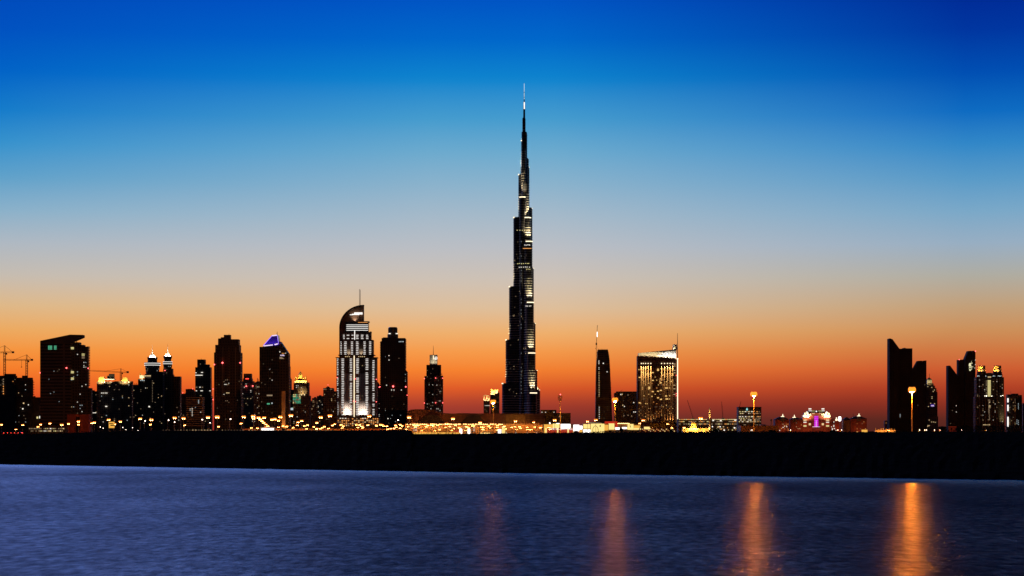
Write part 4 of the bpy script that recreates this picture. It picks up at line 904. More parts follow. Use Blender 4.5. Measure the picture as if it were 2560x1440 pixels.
for dx in (-.9, .9):
    for dy in (-.9, .9): mb.tube((B.X(1491.5) + dx, y_ + dy, G), (B.X(1491.8) + dx, y_ + dy, B.Z(856)), .22, 4)
for i in range(60):
    z0 = G + (B.Z(856) - G) * i / 60; z1 = G + (B.Z(856) - G) * (i + 1) / 60; sg = 1 if i % 2 else -1
    mb.tube((B.X(1491.6) - .9 * sg, y_ - .9, z0), (B.X(1491.6) + .9 * sg, y_ - .9, z1), .15, 4); mb.tube((B.X(1491.6) + .9 * sg, y_ + .9, z0), (B.X(1491.6) - .9 * sg, y_ + .9, z1), .15, 4)
mb.build('mast', m_steel, B.root); mb = MB(); mb.box(B.X(1489.6), B.X(1492.6), y_ - 1.5, y_ + 1.5, B.Z(862), B.Z(857)); mb.box(B.X(1489), B.X(1490), y_ - 1, y_ + 1, B.Z(872), B.Z(870)); mb.build('machinery_deck', m_steel, B.root)
mb = MB()
for dx in (-.6, .6): mb.tube((B.X(1491.4) + dx, y_, B.Z(858)), (B.X(1494) + dx * .4, y_, B.Z(812)), .28, 4)
for i in range(18):
    t, u = i / 18, (i + 1) / 18; sg = .5 if i % 2 else -.5
    mb.tube((B.X(1491.4 + 2.6 * t) - sg, y_, B.Z(858 - 46 * t)), (B.X(1491.4 + 2.6 * u) + sg, y_, B.Z(858 - 46 * u)), .16, 4)
mb.build('jib', m_steel, B.root)
for y, w in ((831, 1.8), (834.5, 2.4), (838, 2.4), (841, 1.8)): B.win(1493, y, w, 2.8, e_panelw, 8, 'work_light')

B = Bld('plain_dark_slab', 'plain dark slab block between the unfinished skyscraper and the slanted lit hotel', 'building', 4350, 1565)
B.part('shaft', m_ledge, [(1536.5, 1593, 982, None, 0, 40), (1541, 1592, 978.6, 982.2, 3, 30)]); B.part('pilaster', m_tan, [(1586, 1590, 984, None, -.8, .9)]); strip(B, 'roof_davit', m_steel, [(1551, 978.6), (1556, 974.5)], .3, 6)
for x, y, m in ((1552, 986, w_white), (1555.5, 985.5, w_warm), (1553, 988, w_dim), (1570, 987.5, w_dim), (1557, 1013, w_warm), (1561, 1016, w_white), (1584.5, 1006.5, w_white), (1584.5, 1030, w_white), (1588.5, 1030, w_white), (1560, 1039, w_dim), (1570, 1038, w_dim), (1579, 1040, w_dim)): B.win(x, y, 2.2, 2, m, -1)
B.scatter(1540, 1582, 1000, 1052, 10, [w_dim], -.6, 1.2, 1.2)

w_gold = mat('lit_window_gold', 0, emit=(1.0, 0.62, 0.20), power=1.15)
def beam_hotel():
    B = Bld('beam_lit_hotel', 'hotel with floodlit wedge roof, down-lit vertical beams and a spire on its right edge', 'skyscraper', 4300, 1644)
    m_w = facade('brown_hotel_facade', (.30, .17, .09), (.03, .022, .018), 3.1, 3.5, 1.15)
    B.poly('shaft', m_w, [(1593.5, None), (1594, 889.5), (1692, 897.5), (1692, None)], 0, 44)
    B.poly('parapet', m_copper, [(1593.6, 903), (1593.6, 889.2), (1692.3, 897.2), (1692.3, 906)], -1.0, .9)
    B.poly('wedge_roof', m_white, [(1596, 888.6), (1596.2, 882.6), (1691, 873.6), (1691, 896)], 6, 26)
    B.poly('wedge_edge', m_roof, [(1622, 880), (1691.4, 873.2), (1691.4, 876.8), (1650, 880.2)], 4.6, 1.3)
    for i in range(9):
        x = 1599 + i * 11.2; yb = 889.6 + i * .85
        B.spot((x, yb, -3.5), (x + 1, yb - 7, 6), 3200 + i * 500, (1, .78, .42) if i < 5 else (1, .90, .72), 105, .9)
    B.glyphs('sign_lettering', e_led, 1657, 1690, 880.6, 886.4, 9, 4.2, 9, .05); B.part('sign_underline', e_led, [(1644, 1690, 887.6, 889.6, 4.6, .6)])
    X0 = px(1687, 4320); k = 4320 / F
    MB().lathe(X0, 4320, [(6 * k, pz(874, 4320)), (5.4 * k, pz(865, 4320)), (4.9 * k, pz(861, 4320))], 20).build('roof_drum', m_white, B.root); B.spot((1684, 874.5, 8), (1686, 867, 20), 14000, (1, .82, .45), 80); B.spot((1690, 874.5, 8), (1688, 867, 20), 10000, (1, .82, .45), 80)
    B.mast('spire', m_copper, 1693.7, 905, 833, 1.0, -2, .35); B.part('edge_light', e_ledw, [(1693, 1695.2, 897, 1078, -3.2, 1.2)]); B.part('edge_cap', e_ledw, [(1691.5, 1696, 895.6, 898, -3.4, 1.4)])
    B.part('edge_pier', m_copper, [(1684.5, 1692.2, 906, None, -1.4, 1.4)])
    for x in (1603.4, 1608.3, 1614, 1620.5, 1627, 1654, 1661.4, 1668.8, 1675.2, 1681.6):
        B.part('pier', m_sand, [(x - 1.5, x + 1.5, 907, 1057, -1.3, 1.2)])
        B.part('beam_lamp', e_ledw, [(x - 1.3, x + 1.3, 907.5, 909.4, -2.6, 1.2)])
        B.spot((x, 909.9, -2.2), (x, 921, -1.3), 300000, (1, .64, .25), 13, .9, .15); B.spot((x, 909.9, -3.3), (x, 945, -1.3), 620000, (1, .62, .24), 8.5, .9, .15)
    for i, x in enumerate((1614, 1620.8, 1627.4, 1634, 1641, 1648, 1662.5, 1669, 1676, 1682)):
        B.spot((x, 1055.5, -2.2), (x, 1046.5, -1.3), 22000 if i < 8 else 70000, (1, .48, .15), 15, .9, .15)
    rn = random.Random(17)
    for x, y, n in ((1644, 923, 2), (1644, 926, 2), (1631, 931.5, 2), (1597.5, 924, 1), (1598, 943.5, 2), (1631, 951, 2), (1651, 947, 1), (1651, 957, 2), (1657, 938, 1), (1664, 970, 3), (1631, 979, 2), (1651, 976, 2), (1644, 994.5, 2), (1651, 998.5, 2), (1665, 997.5, 3), (1598, 1007, 2), (1664, 990, 2), (1630, 991, 1), (1644, 978, 2), (1622, 968, 2), (1622, 971, 2), (1678, 953, 1)):
        for q in range(n): B.win(x + q * 2.2, y, 2.2, 2.1, w_gold, -1.4)
    B.scatter(1596, 1684, 925, 1015, 80, [w_dim, w_or, w_gold, w_gold], -1.4, 1.9, 1.7); B.scatter(1596, 1684, 1015, 1056, 110, [w_dim, w_or, w_or, w_gold], -1.4, 1.2, 1.3)
    for y in (910, 915, 926, 932, 963, 972, 986): B.win(1686, y, 5, .9, w_warm, -1.8)
    B.beacon(1690.5, 938.5, -3, .6); B.beacon(1690.5, 984, -3, .6); B.beacon(1690.5, 989.5, -3, .6)
beam_hotel()

B = Bld('hotel_forecourt', 'reddish lit forecourt building at the foot of the hotel with vertical beams', 'building', 4150, 1650)
B.part('hall', m_red, [(1602, 1692, 1056, None, 0, 40)]); B.part('lit_panel', e_panel, [(1610, 1626, 1067, 1073, -1, 1)]); [B.win(x, 1073 + (i % 3) * 2.4, 2.4, 1.8, random.choice((w_or, w_warm, w_or, e_panel)), -1.4) for i, x in enumerate(range(1606, 1690, 4))]

def boom(label, D, x0, y0, x1, y1):
    B = Bld('crawler_crane', label, 'crane', D, x0, 'slender crane booms behind the long hall')
    mb = MB(); a = Vector((B.X(x0), D, B.Z(y0))); b = Vector((B.X(x1), D, B.Z(y1)))
    for s_ in (-.5, .5): mb.tube(a + Vector((s_, 0, 0)), b + Vector((s_ * .3, 0, 0)), .28, 4)
    for i in range(16): sg = .5 if i % 2 else -.5; mb.tube(a.lerp(b, i / 16) + Vector((sg, 0, 0)), a.lerp(b, (i + 1) / 16) - Vector((sg, 0, 0)), .15, 4)
    mb.build('boom', m_steel, B.root); MB().box(a.x - 2.5, a.x + 3, D - 1.5, D + 1.5, G, a.z + 1).build('crane_body', m_steel, B.root); MB().tube(b, (a.x + (3 if x1 < x0 else -3), D, a.z + 1), .12, 4).build('cable', m_steel, B.root)
boom('slender crane boom leaning left beside the hotel with vertical beams', 4700, 1733, 1047, 1718.2, 1000)
boom('slender crane boom standing nearly upright right of the minaret', 4700, 1807, 1046, 1804, 1004)
boom('slender crane boom leaning right behind the lit office with teal sign', 4720, 1840, 1050, 1852.5, 1003.5)

B = Bld('long_lit_hall', 'long low building with bright yellow eaves behind the golden mosque', 'building', 3800, 1772)
B.part('hall', m_tan, [(1696, 1850, 1047.5, None, 0, 50)]); 
for y, n in ((1048.6, 36), (1054, 30), (1060, 26)):
    for i in range(n):
        x = 1698 + i * 150 / n
        if 1768 < x < 1778 or (y > 1050 and random.random() < .35): continue
        B.win(x + 1, y, 150 / n * random.choice((.6, .85, 1.0)), 1.5 if y < 1050 else 1.7, random.choice((w_warm, w_yel, w_or) if y < 1050 else (w_dim, w_yel, w_dim, w_or)), -1)
for x, y in ((1783, 1051), (1802, 1051.5), (1838, 1050.5), (1843, 1050)): B.win(x, y, 4, 3, w_white, -1.6)
for i in range(26): B.win(random.uniform(1775, 1848), random.uniform(1066, 1077), random.uniform(1.4, 3), 1.8, random.choice((w_warm, w_or, w_yel, e_panelw)), -1.4)

B = Bld('mosque', 'small mosque glowing golden under its dome, minaret at its right end', 'mosque', 3000, 1740)
B.part('prayer_hall', m_gold, [(1707, 1778, 1072, None, 0, 26)]); B.part('parapet', m_sand, [(1706.5, 1778.5, 1070.8, 1072.4, -.8, 28)]); k = 3012 / F; cx = px(1733.5, 3012)
MB().lathe(cx, 3012, [(9.8 * k, pz(1071, 3012)), (9.8 * k, pz(1067, 3012)), (9.4 * k, pz(1062, 3012)), (7.6 * k, pz(1058, 3012)), (4.2 * k, pz(1055.4, 3012)), (1.2 * k, pz(1054, 3012)), (.3 * k, pz(1051.5, 3012))], 24).build('dome', m_gold, B.root, True)
for x in (1722, 1728, 1736, 1744): B.spot((x, 1072, -5), (1733.5, 1062, 10), 16000, (1, .66, .14), 90)
for x in range(1712, 1776, 8): B.spot((x, 1082, -9), (x, 1074, 0), 6000, (1, .62, .14), 100); B.win(x + 3, 1077, 3, 2.2, w_yel, -.6)
cx = px(1774, 2995)
MB().lathe(cx, 2995, [(2.6 * k, G), (2.6 * k, pz(1049, 2995)), (3.6 * k, pz(1047.5, 2995)), (3.6 * k, pz(1045.8, 2995)), (2.1 * k, pz(1045.4, 2995)), (2.1 * k, pz(1038, 2995)), (3.8 * k, pz(1036, 2995)), (3.8 * k, pz(1034, 2995)), (1.6 * k, pz(1033.6, 2995)), (1.6 * k, pz(1027, 2995)), (2.0 * k, pz(1026, 2995)), (1.2 * k, pz(1022, 2995)), (.3 * k, pz(1018, 2995))], 14).build('minaret', m_sand, B.root)
for y, p in ((1077, 9000), (1046, 5000), (1034, 3000)): B.spot((1772, y, -9), (1774, y - 9, -5), p, (1, .66, .2), 80)

B = Bld('teal_sign_office', 'square office block with rows of lit windows and small teal sign near its top', 'building', 3500, 1874)
B.part('block', m_tan, [(1846, 1903.5, 1018, None, 0, 40)]); B.part('parapet', m_roof, [(1845.6, 1904, 1017.2, 1018.4, -.6, 42)])
B.part('sign', e_cyan, [(1865.6, 1869.4, 1022.6, 1025.8, -1, .6), (1866.4, 1868.6, 1020, 1022.4, -1, .6)])
rn = random.Random(31)
for y in (1029, 1033.5, 1041.6, 1045.6, 1050, 1054.2):
    x = 1848.5
    while x < 1902:
        if not 1887.5 < x < 1890 and rn.random() < .72: B.win(x, y, rn.choice((1.4, 2, 2.6)), 1.9, rn.choice((w_dim, w_yel, w_dim, w_warm, w_white)) if x < 1888 else rn.choice((w_dim, w_dim, w_or)), -.6)
        x += 2.6
for x in (1860, 1862, 1864, 1890, 1894, 1900): B.win(x, 1062, 1.8, 1.4, w_dim, -.6)
B = Bld('low_dark_sheds', 'long low dark shed right of the office with the teal sign', 'building', 2600, 1900)
B.part('shed', m_copper, [(1852, 1947, 1064, None, 0, 40)]); hip(B, 'roof', 1900, 1918, 1061, 1064.2, 4, 2, 20, m_roof); B.win(1877.5, 1076, 2, 2, w_white, -1)
B = Bld('small_pylon', 'thin short pylon with a wider head between the shed and the gabled blocks', 'pylon', 2900, 1928)
B.mast('pole', m_steel, 1928, 1080, 1050, .4, 0); B.part('head', m_steel, [(1926, 1930, 1048, 1053, -.6, 1.2)])

def gabled(label, x0, x1, yt, ye, xs, D, n=12):
    B = Bld('gabled_block', label, 'building', D, (x0 + x1) / 2, 'gabled blocks round the pink-windowed palace'); w = x1 - x0; xm = xs
    B.part('block', m_red, [(x0, x1, ye, None, 0, 34)]); hip(B, 'roof', x0 - .8, x1 + .8, yt + 2, ye + .4, w * .36, -1, 36, m_roof)
    B.poly('gable', m_tan, [(xm - w * .14, ye + 6), (xm - w * .14, ye), (xm, ye - 4.5), (xm + w * .14, ye), (xm + w * .14, ye + 6)], -1.8, 3)
    B.part('lantern', e_ledw, [(xm - 3.6, xm + 3.6, yt + .6, yt + 2.4, 6, 8)]); B.mast('finial', e_ledw, xm, yt + .6, yt - 5.2, .9, 10, .2)
    B.scatter(x0 + 1, x1 - 1, ye + 6, 1074, n, [w_or, w_dim, w_or, w_warm], -.8, 1.5, 1.5)
    for x in (x0 + w * .3, x0 + w * .7): B.spot((x, 1084, -14), (x, 1066, 0), 1500, (1, .32, .10), 90)
    return B
B = gabled('leftmost of the gabled blocks, lit orange at its foot', 1938, 1973, 1040, 1048.5, 1957, 2900)
for i in range(8): B.win(1942 + i * 4 + random.uniform(-1, 1), random.uniform(1066, 1077), 1.8, 1.8, random.choice((w_or, w_warm, w_white)), -1)
gabled('gabled block adjoining the pink-windowed palace on its left, with bright ridge lantern', 1975, 2007, 1042, 1049, 1986, 3000, 7)
B = gabled('rightmost of the gabled blocks, standing apart with one bright ridge lantern', 2127, 2167, 1038.5, 1046.5, 2147.5, 2950, 9)
B.part('side_wing', m_copper, [(2108, 2128, 1050.5, None, 3, 26)]); hip(B, 'roof', 2107.5, 2128, 1043, 1050.8, 8, 3, 26, m_roof); [B.mast('antenna', m_steel, x, 1046, y, .3, 12) for x, y in ((2133, 1034), (2139, 1038))]
B.part('lit_panel', e_panelo, [(2154, 2168.5, 1074.2, 1081, -60, .8)]); B.win(2143, 1080, 4, 2.6, w_or, -60)

def palace():
    B = Bld('ornate_palace', 'ornate stepped palace hotel with glowing terraces and a tall pink window', 'hotel', 3000, 2041)
    B.part('centre_block', m_red, [(2024, 2058, 1032, None, 0, 40)]); B.part('left_wing', m_red, [(2006, 2024, 1044, None, -1, 40)]); B.part('right_wing', m_red, [(2058, 2078, 1044, None, -1, 40)])
    B.part('upper_gallery', m_roof, [(2022, 2061, 1025.6, 1032.2, 4, 30)])
    for x0, x1, yt, yb in ((2008, 2023, 1038, 1044.4), (2060, 2076, 1038, 1044.4), (2011, 2021, 1032, 1038.4), (2063, 2074, 1032, 1038.4), (2021, 2028, 1034.5, 1040), (2053.5, 2060.5, 1034.5, 1040)):
        B.part('terrace', m_white, [(x0, x1, yt, yb, -2, 20)])
        B.spot(((x0 + x1) / 2, yb + 1.5, -8), ((x0 + x1) / 2, (yt + yb) / 2, -2), 5000, (1, .86, .45), 120)
        B.win((x0 + x1) / 2, (yt + yb) / 2 + .6, 2.4, 2.6, w_dim, -2.4); B.win((x0 + x1) / 2, yb - .4, x1 - x0, .7, w_yel, -2.4)
    for x in (2017.5, 2066.8): MB().lathe(px(x, 3006), 3006, [(1.6, pz(1032, 3006)), (1.5, pz(1030.4, 3006)), (.2, pz(1028, 3006))], 8).build('pavilion', w_white, B.root)
    for x in (2025.5, 2058): B.part('roof_pavilion', w_white, [(x - 3, x + 3, 1020.8, 1023.6, 6, 8)]); B.part('cornice_light', e_led, [(x - 3.8, x + 3.8, 1026.4, 1027.6, 3.4, .8)])
    B.part('gallery_light', w_yel, [(2029, 2037, 1027, 1028, 3.4, .6)]); B.part('gallery_light', w_yel, [(2046, 2055, 1027, 1028, 3.4, .6)]); B.part('entrance_finial', e_led, [(2039.4, 2042.6, 1027, 1030, 3, 1)])
    for i in range(4): B.win(2030 + i * 2, 1033.2, 1.2, 1.8, w_warm, -.6); B.win(2048 + i * 2, 1033.2, 1.2, 1.2, w_warm, -.6); B.win(2037.6 + i * 1.8, 1033.4, 1.2, 1.2, w_tailpanel, -.6)
    B.part('pink_window', e_pink, [(2036, 2045.6, 1040, 1067, -1.4, 1.2)]); B.part('pink_mullion', e_pale, [(2040.3, 2041.1, 1051, 1067.4, -1.9, .4)])
    for y in (1044, 1049, 1053.5, 1058, 1062.5): B.part('window_bar', mat('violet_frame', (.12, .01, .14), .6), [(2036, 2045.6, y - .25, y + .25, -1.7, .2)])
    B.part('fountain_light', e_pale, [(2031, 2050, 1066.6, 1067.5, -3, .6)])
    for x in (2012.5, 2069): 
        for y, m, h in ((1050.5, w_warm, 3), (1055.6, w_white, 2), (1059.6, w_tailpanel, 3), (1064.8, w_yel, 3.6)): B.win(x, y, 7.4, h, m, -1.6)
    for x in (2024.5, 2057): B.win(x, 1060.5, 5, 5, w_warm, -1.6)
    for x in (2015, 2030, 2052, 2068): B.spot((x, 1080, -14), (x, 1062, 0), 2000, (1, .35, .12), 90)
palace()
B = Bld('terracotta_wing', 'rust coloured block between the pink-windowed palace and the bright white globe sign', 'building', 3050, 2090)
B.part('block', m_red, [(2078, 2087, 1047, None, 0, 30), (2087, 2101, 1050, None, -2, 30)]); B.part('gilded_gate', e_ledw, [(2088.5, 2094, 1048, 1051.6, -3, .8), (2090, 2092.4, 1043.6, 1048, -3, .8)]); [B.win(x, y, 2.4, 1.8, w_white, -3) for x, y in ((2078.4, 1067), (2084.6, 1054.8), (2084.6, 1063.4), (2084.4, 1066), (2080.8, 1074), (2086, 1071.4), (2090, 1076), (2081, 1071.6))]; B.spot((2096, 1084, -14), (2094, 1060, 0), 5000, (1, .2, .05), 80)
B = Bld('globe_sign', 'bright white upright oval sign glowing on a pole right of the palace', 'sign', 2600, 2099.2)
B.mast('pole', m_pole, 2099.2, 1082, 1053, .5, 0); k = 2600 / F
MB().lathe(B.X(2099.2), 2600, [(1.6 * k, B.Z(1053.2)), (3.6 * k, B.Z(1051.5)), (4.0 * k, B.Z(1047)), (3.6 * k, B.Z(1042.4)), (1.6 * k, B.Z(1041))], 14).build('sign_body', e_panelw, B.root)
B = Bld('far_low_block', 'small low dark block just left of the tall left fin tower', 'building', 3600, 2216)
B.part('block', m_red, [(2212, 2223, 1051.5, None, 0, 20), (2160, 2167, 1046, None, 8, 20)]); B.scatter(2213, 2222, 1055, 1074, 8, [w_or, w_dim], -.6, 1.4, 1.2)
B = Bld('amber_lit_pavilion', 'low jagged pavilion lit amber at the foot of the tall left fin tower', 'building', 2500, 2214)
mb = MB(); B.box(mb, 2188, 2240, 1075.5, None, 0, 10)
for i in range(13): x = 2188.5 + i * 4; mb.tube((B.X(x), 2500, B.Z(1076)), (B.X(x), 2500, B.Z(1070 + (i * 29 % 5))), .35, 5)
mb.build('pavilion_wall', m_sand, B.root); [B.spot((x, 1084, -8), (x, 1076, 0), 4000, (1, .42, .08), 100) for x in range(2192, 2240, 11)]

m_finfac = facade('dark_stone_facade', (.055, .045, .038), (.028, .024, .022), 3.0, 4.0, .8, .85, .05)
def fin_pair(name, label, D, left, slab, right, notch, base_pts=None):
    B = Bld(name, label, 'skyscraper', D, (left[0][0] + right[-1][0]) / 2, 'pairs of fin-topped towers')
    B.poly('left_fin', m_finfac, [(left[0][0], None)] + left + [(left[-1][0], None)], 0, 40)
    B.poly('slab', m_finfac, [(slab[0][0], None)] + slab + [(slab[-1][0], None)], 6, 34)
    B.poly('right_fin', m_finfac, [(right[0][0], None)] + right + [(right[-1][0], None)], -2, 38)
    return B
B = fin_pair('fin_topped_pair', 'tallest pair of dark fin-topped towers at right, behind the brightest lamp mast', 3300, [(2223.4, 846), (2226, 846), (2231.5, 848), (2248.6, 871.5)], [(2248, 871.6), (2258, 871.6), (2260, 869.6), (2263.5, 869.6), (2265, 870.8), (2281, 870.8)], [(2281, 929.5), (2296.2, 902), (2304, 901.6), (2305.6, 905), (2307.4, 901.8), (2316.2, 901)], 0)
B.part('mullions', m_steel, [(2223.4 + 4 * i, 2223.9 + 4 * i, 874, None, -.5, .6) for i in range(7)]); [B.win(2250.3, 1036 + 3 * i, 1.3, 1.6, w_cool, 4) for i in range(3)]; B.scatter(2284, 2314, 960, 1070, 3, [w_dim], -2.6, 1.2, 1.2)
B = fin_pair('fin_topped_pair', 'shorter pair of dark fin-topped towers with glowing calligraphy near the top right', 3300, [(2370.5, 914), (2375.5, 914), (2394.8, 940), (2396, 941)], [(2396, 899.5), (2410, 898.6), (2413, 897.6), (2430, 898)], [(2412.6, 897.6), (2421, 877.4), (2428, 876.8), (2429, 882), (2430.4, 879), (2431.5, 876.8), (2438.8, 877)], 0)
B.beacon(2438.3, 878, -3, .8); B.beacon(2398, 899, 5, .6)
mb = MB(); f = -2.4
def stroke(pts, t=.55):
    for a, b in zip(pts, pts[1:]): mb.tube((B.X(a[0], f), B.D + f, B.Z(a[1], f)), (B.X(b[0], f), B.D + f, B.Z(b[1], f)), t, 5)
stroke([(2428, 908.5), (2423.6, 909), (2423, 913), (2426.4, 911), (2427.4, 914), (2424.6, 916), (2422.4, 913.6)], .7); stroke([(2428.4, 907), (2430.8, 908.4)]); stroke([(2427, 916), (2433, 917)], .35); stroke([(2422.4, 920.4), (2424.6, 918.4), (2427, 919.6), (2430.4, 919.4)], .5); stroke([(2423.4, 924), (2426.6, 926)], 1.0); stroke([(2427, 923.4), (2430, 922.6)], .4); stroke([(2428.4, 903.2), (2428.9, 903.6)], .6)
mb.build('calligraphy_sign', mat('sign_gold', 0, emit=(1, .95, .55), power=1.0), B.root)
for x, y in ((2438.6, 900), (2438.4, 911.5), (2437, 920)): B.win(x, y, 1.4, 1.4, w_white, -3)
[B.win(2390.6, y, 1.2, 1.4, w_white, -.6) for y in (1014.5, 1030)]; B.scatter(2374, 2392, 1020, 1065, 3, [w_dim], -.6, 1.2, 1.2); [B.part('red_floor_light', w_tailpanel, [(2371, 2391, y, y + .8, -1, .4)]) for y in (1067, 1072, 1077)]

B = Bld('pyramid_topped_tower', 'slim stepped tower with pale pyramid top and a small violet sign, between the fin-topped pairs', 'skyscraper', 3900, 2331)
B.part('shaft', m_tan, [(2315, 2343.5, 980, None, 0, 30), (2315, 2345.4, 1040, None, -1, 32)]); B.part('upper_steps', m_tan, [(2316, 2341, 970, 980.2, 2, 26), (2316, 2337.5, 964, 970.2, 3, 24), (2317, 2334, 958, 964.2, 4, 22)])
B.part('lantern', m_white, [(2317.4, 2330, 949.5, 958.2, 6, 16)]); hip(B, 'pyramid', 2316.8, 2330.6, 943.6, 949.6, 6.6, 5.6, 17, m_roof); B.mast('spire', m_steel, 2323.6, 945, 934, .3, 14); B.spot((2323, 960, -6), (2324, 953, 6), 5000, (1, .8, .35), 80)
B.ledges('balconies', m_conc, 2315, 2344.2, 976, 1070, 3.6, -.4, 31, .6, .3); B.part('sign_board', mat('violet_sign_board', 0, emit=(.10, .03, .5), power=.5), [(2326.6, 2336, 1010.6, 1016.4, -2, .8)]); B.glyphs('sign_lettering', e_pale, 2328, 2335.6, 1012, 1015.6, 4, -2.4, 12)
for x, y in ((2319.5, 966.5), (2329.5, 968.5), (2336, 975), (2333, 978.5), (2330, 992), (2330, 996), (2326.6, 1008.4), (2336.5, 1009.2), (2321, 1016.4), (2323, 1050), (2329, 1055), (2334, 1055), (2338.5, 1056), (2320, 1063.6), (2323, 1064), (2319.6, 1066)): B.win(x, y, 1.6, 1.5, w_warm, -1.4)

def twin_crown():
    B = Bld('twin_crowned_hotel', 'massive hotel with two drum crowns glowing gold and a lit central window column', 'skyscraper', 3200, 2476)
    D = 3200; k = D / F
    B.part('shaft', m_conc, [(2440.4, 2510, 943, None, 0, 40), (2438.6, 2511.5, 992, None, -2, 44)]); B.part('link_block', m_roof, [(2466, 2482, 932.5, 943.2, 6, 26), (2470, 2479, 932, 934, 5, 20)])
    for xc in (2453.6, 2493.6):
        cx, cy = px(xc, D + 18), D + 18; Z = lambda y: pz(y, D + 18)
        MB().lathe(cx, cy, [(12.4 * k, Z(943.2)), (12.4 * k, Z(936)), (11.2 * k, Z(934)), (11.2 * k, Z(929.5)), (10.4 * k, Z(929))], 20).build('lower_drum', m_conc, B.root)
        MB().lathe(cx, cy, [(10.2 * k, Z(929)), (10.2 * k, Z(922)), (8.2 * k, Z(921.6)), (8.2 * k, Z(915.8)), (7.0 * k, Z(914.6)), (4 * k, Z(913.8))], 20).build('crown_drum', m_gold, B.root)
        for i in range(12):
            a = i * .5236 + .26; x, y = cx + 8.6 * k * math.cos(a), cy + 8.6 * k * math.sin(a)
            MB().tube((x, y, Z(922)), (x, y, Z(914)), .5, 5).build('crown_pier', m_copper, B.root)
        for a in (-155, -120, -90, -60, -25):
            q = R(a); ox, oy = 11.6 * math.cos(q), 11.6 * math.sin(q) * k
            B.spot((xc + ox, 930, 18 + oy), (xc + ox * .75, 924, 18 + oy * .75), 5200, (1, .50, .12), 80); ox, oy = ox * .88, oy * .88
            B.spot((xc + ox, 922.2, 18 + oy), (xc + ox * .7, 916, 18 + oy * .7), 5200, (1, .52, .10), 90)
            if a in (-120, -60): B.win(xc + 6 * math.cos(q) , 926.5, 1.8, 3.6, w_warm, 18 - 9.8 * k)
    for x in (2444, 2447.6, 2464.4, 2483, 2486.8, 2495.4, 2499.4, 2502.4): B.spot((x, 941.6, -2.2), (x, 935, 2), 1500, (.85, 1, .85), 50, .9, .2); B.win(x, 940, 1.1, 2.2, w_cool, -.6)
    for y in (941.6, 943.6): [B.win(x, y, 1.6, 1.1, w_warm, -.6) for x in (2470.4, 2472.6, 2474.8, 2477)]
    for i in range(15): B.win(2473, 951.5 + i * 2.76, 7.6, 2.0, w_yel, -.7, 'lit_window')
    for i in range(14): 
        if i not in (5, 9): B.win(2466, 952 + i * 2.9, 1.4, 1.4, w_dim, -.7)
    for x, p in ((2462.6, 3000), (2466.6, 3000), (2479.6, 3000), (2502, 2500), (2507.6, 5200)): B.spot((x, 991.4, -3), (x, 978, -.5), p * 3, (1, .92, .62), 42, .9, .2); B.win(x, 990, 1.8, 2.6, w_white, -2.4)
    for i in range(18):
        y = 1000 + i * 2.9; B.win(2473 + random.uniform(-1.2, 1.2), y, random.choice((2, 3.4, 5)), 1.2, w_warm if i in (2, 5, 6) else w_dim, -2.6)
    for i in range(10): B.part('pilaster', m_tan, [(2441 + i * 7.3, 2442.6 + i * 7.3, 944 if i not in (3, 4) else 993, None, -2.9, 3)])
    for x in (2502.5, 2507): B.spot((x, 1068, -6), (x, 1030, -2), 26000, (1, .85, .4), 30, .9)
    B.scatter(2442, 2464, 948, 1060, 30, [w_dim, w_dim, w_warm, w_white], -2.7, 1.2, 1.3); B.scatter(2481, 2508, 948, 1060, 36, [w_dim, w_dim, w_warm, w_white], -2.7, 1.2, 1.3)
    for x in (2458.6, 2462, 2465, 2470, 2474): B.win(x, 1062, 1.8, 1.8, w_warm, -3)
twin_crown()
B = Bld('white_striped_tower', 'tower at the far right edge with a bright white vertical stripe down its left side', 'skyscraper', 3300, 2537)
B.part('shaft', m_tan, [(2518.5, 2540, 986, None, 0, 30), (2540, 2555, 987.5, None, 2, 30)]); B.part('roof_block', m_conc, [(2530, 2546, 984, 988, 3, 20)]); B.part('dark_recess', m_screen, [(2541, 2555.2, 996, 1064, 1.4, .8)]); B.mast('antenna', m_steel, 2527, 986, 978, .2, 6)
for y0, y1 in ((995.5, 1006), (1012, 1027.5), (1042, 1067)): B.part('stripe_light', e_led, [(2518.2, 2521.6, y0, y1, -1, .9)])
B.scatter(2522, 2540, 992, 1062, 34, [w_dim, w_or, w_dim, w_warm], -.6, 1.1, 1.2); [B.win(2546, 1009 + 3.3 * i, 1.0, 1.4, w_cool, .8) for i in range(5)]; [B.win(2542.4 + (i % 2) * 3.6, 1050 + 2.2 * i, 1.2, 1.5, w_cool, .8) for i in range(6)]
B = Bld('edge_block', 'sliver of a dark block cut by the right edge of the frame', 'building', 3500, 2575)
B.part('block', m_conc, [(2557.5, 2610, 1008, None, 0, 30)])

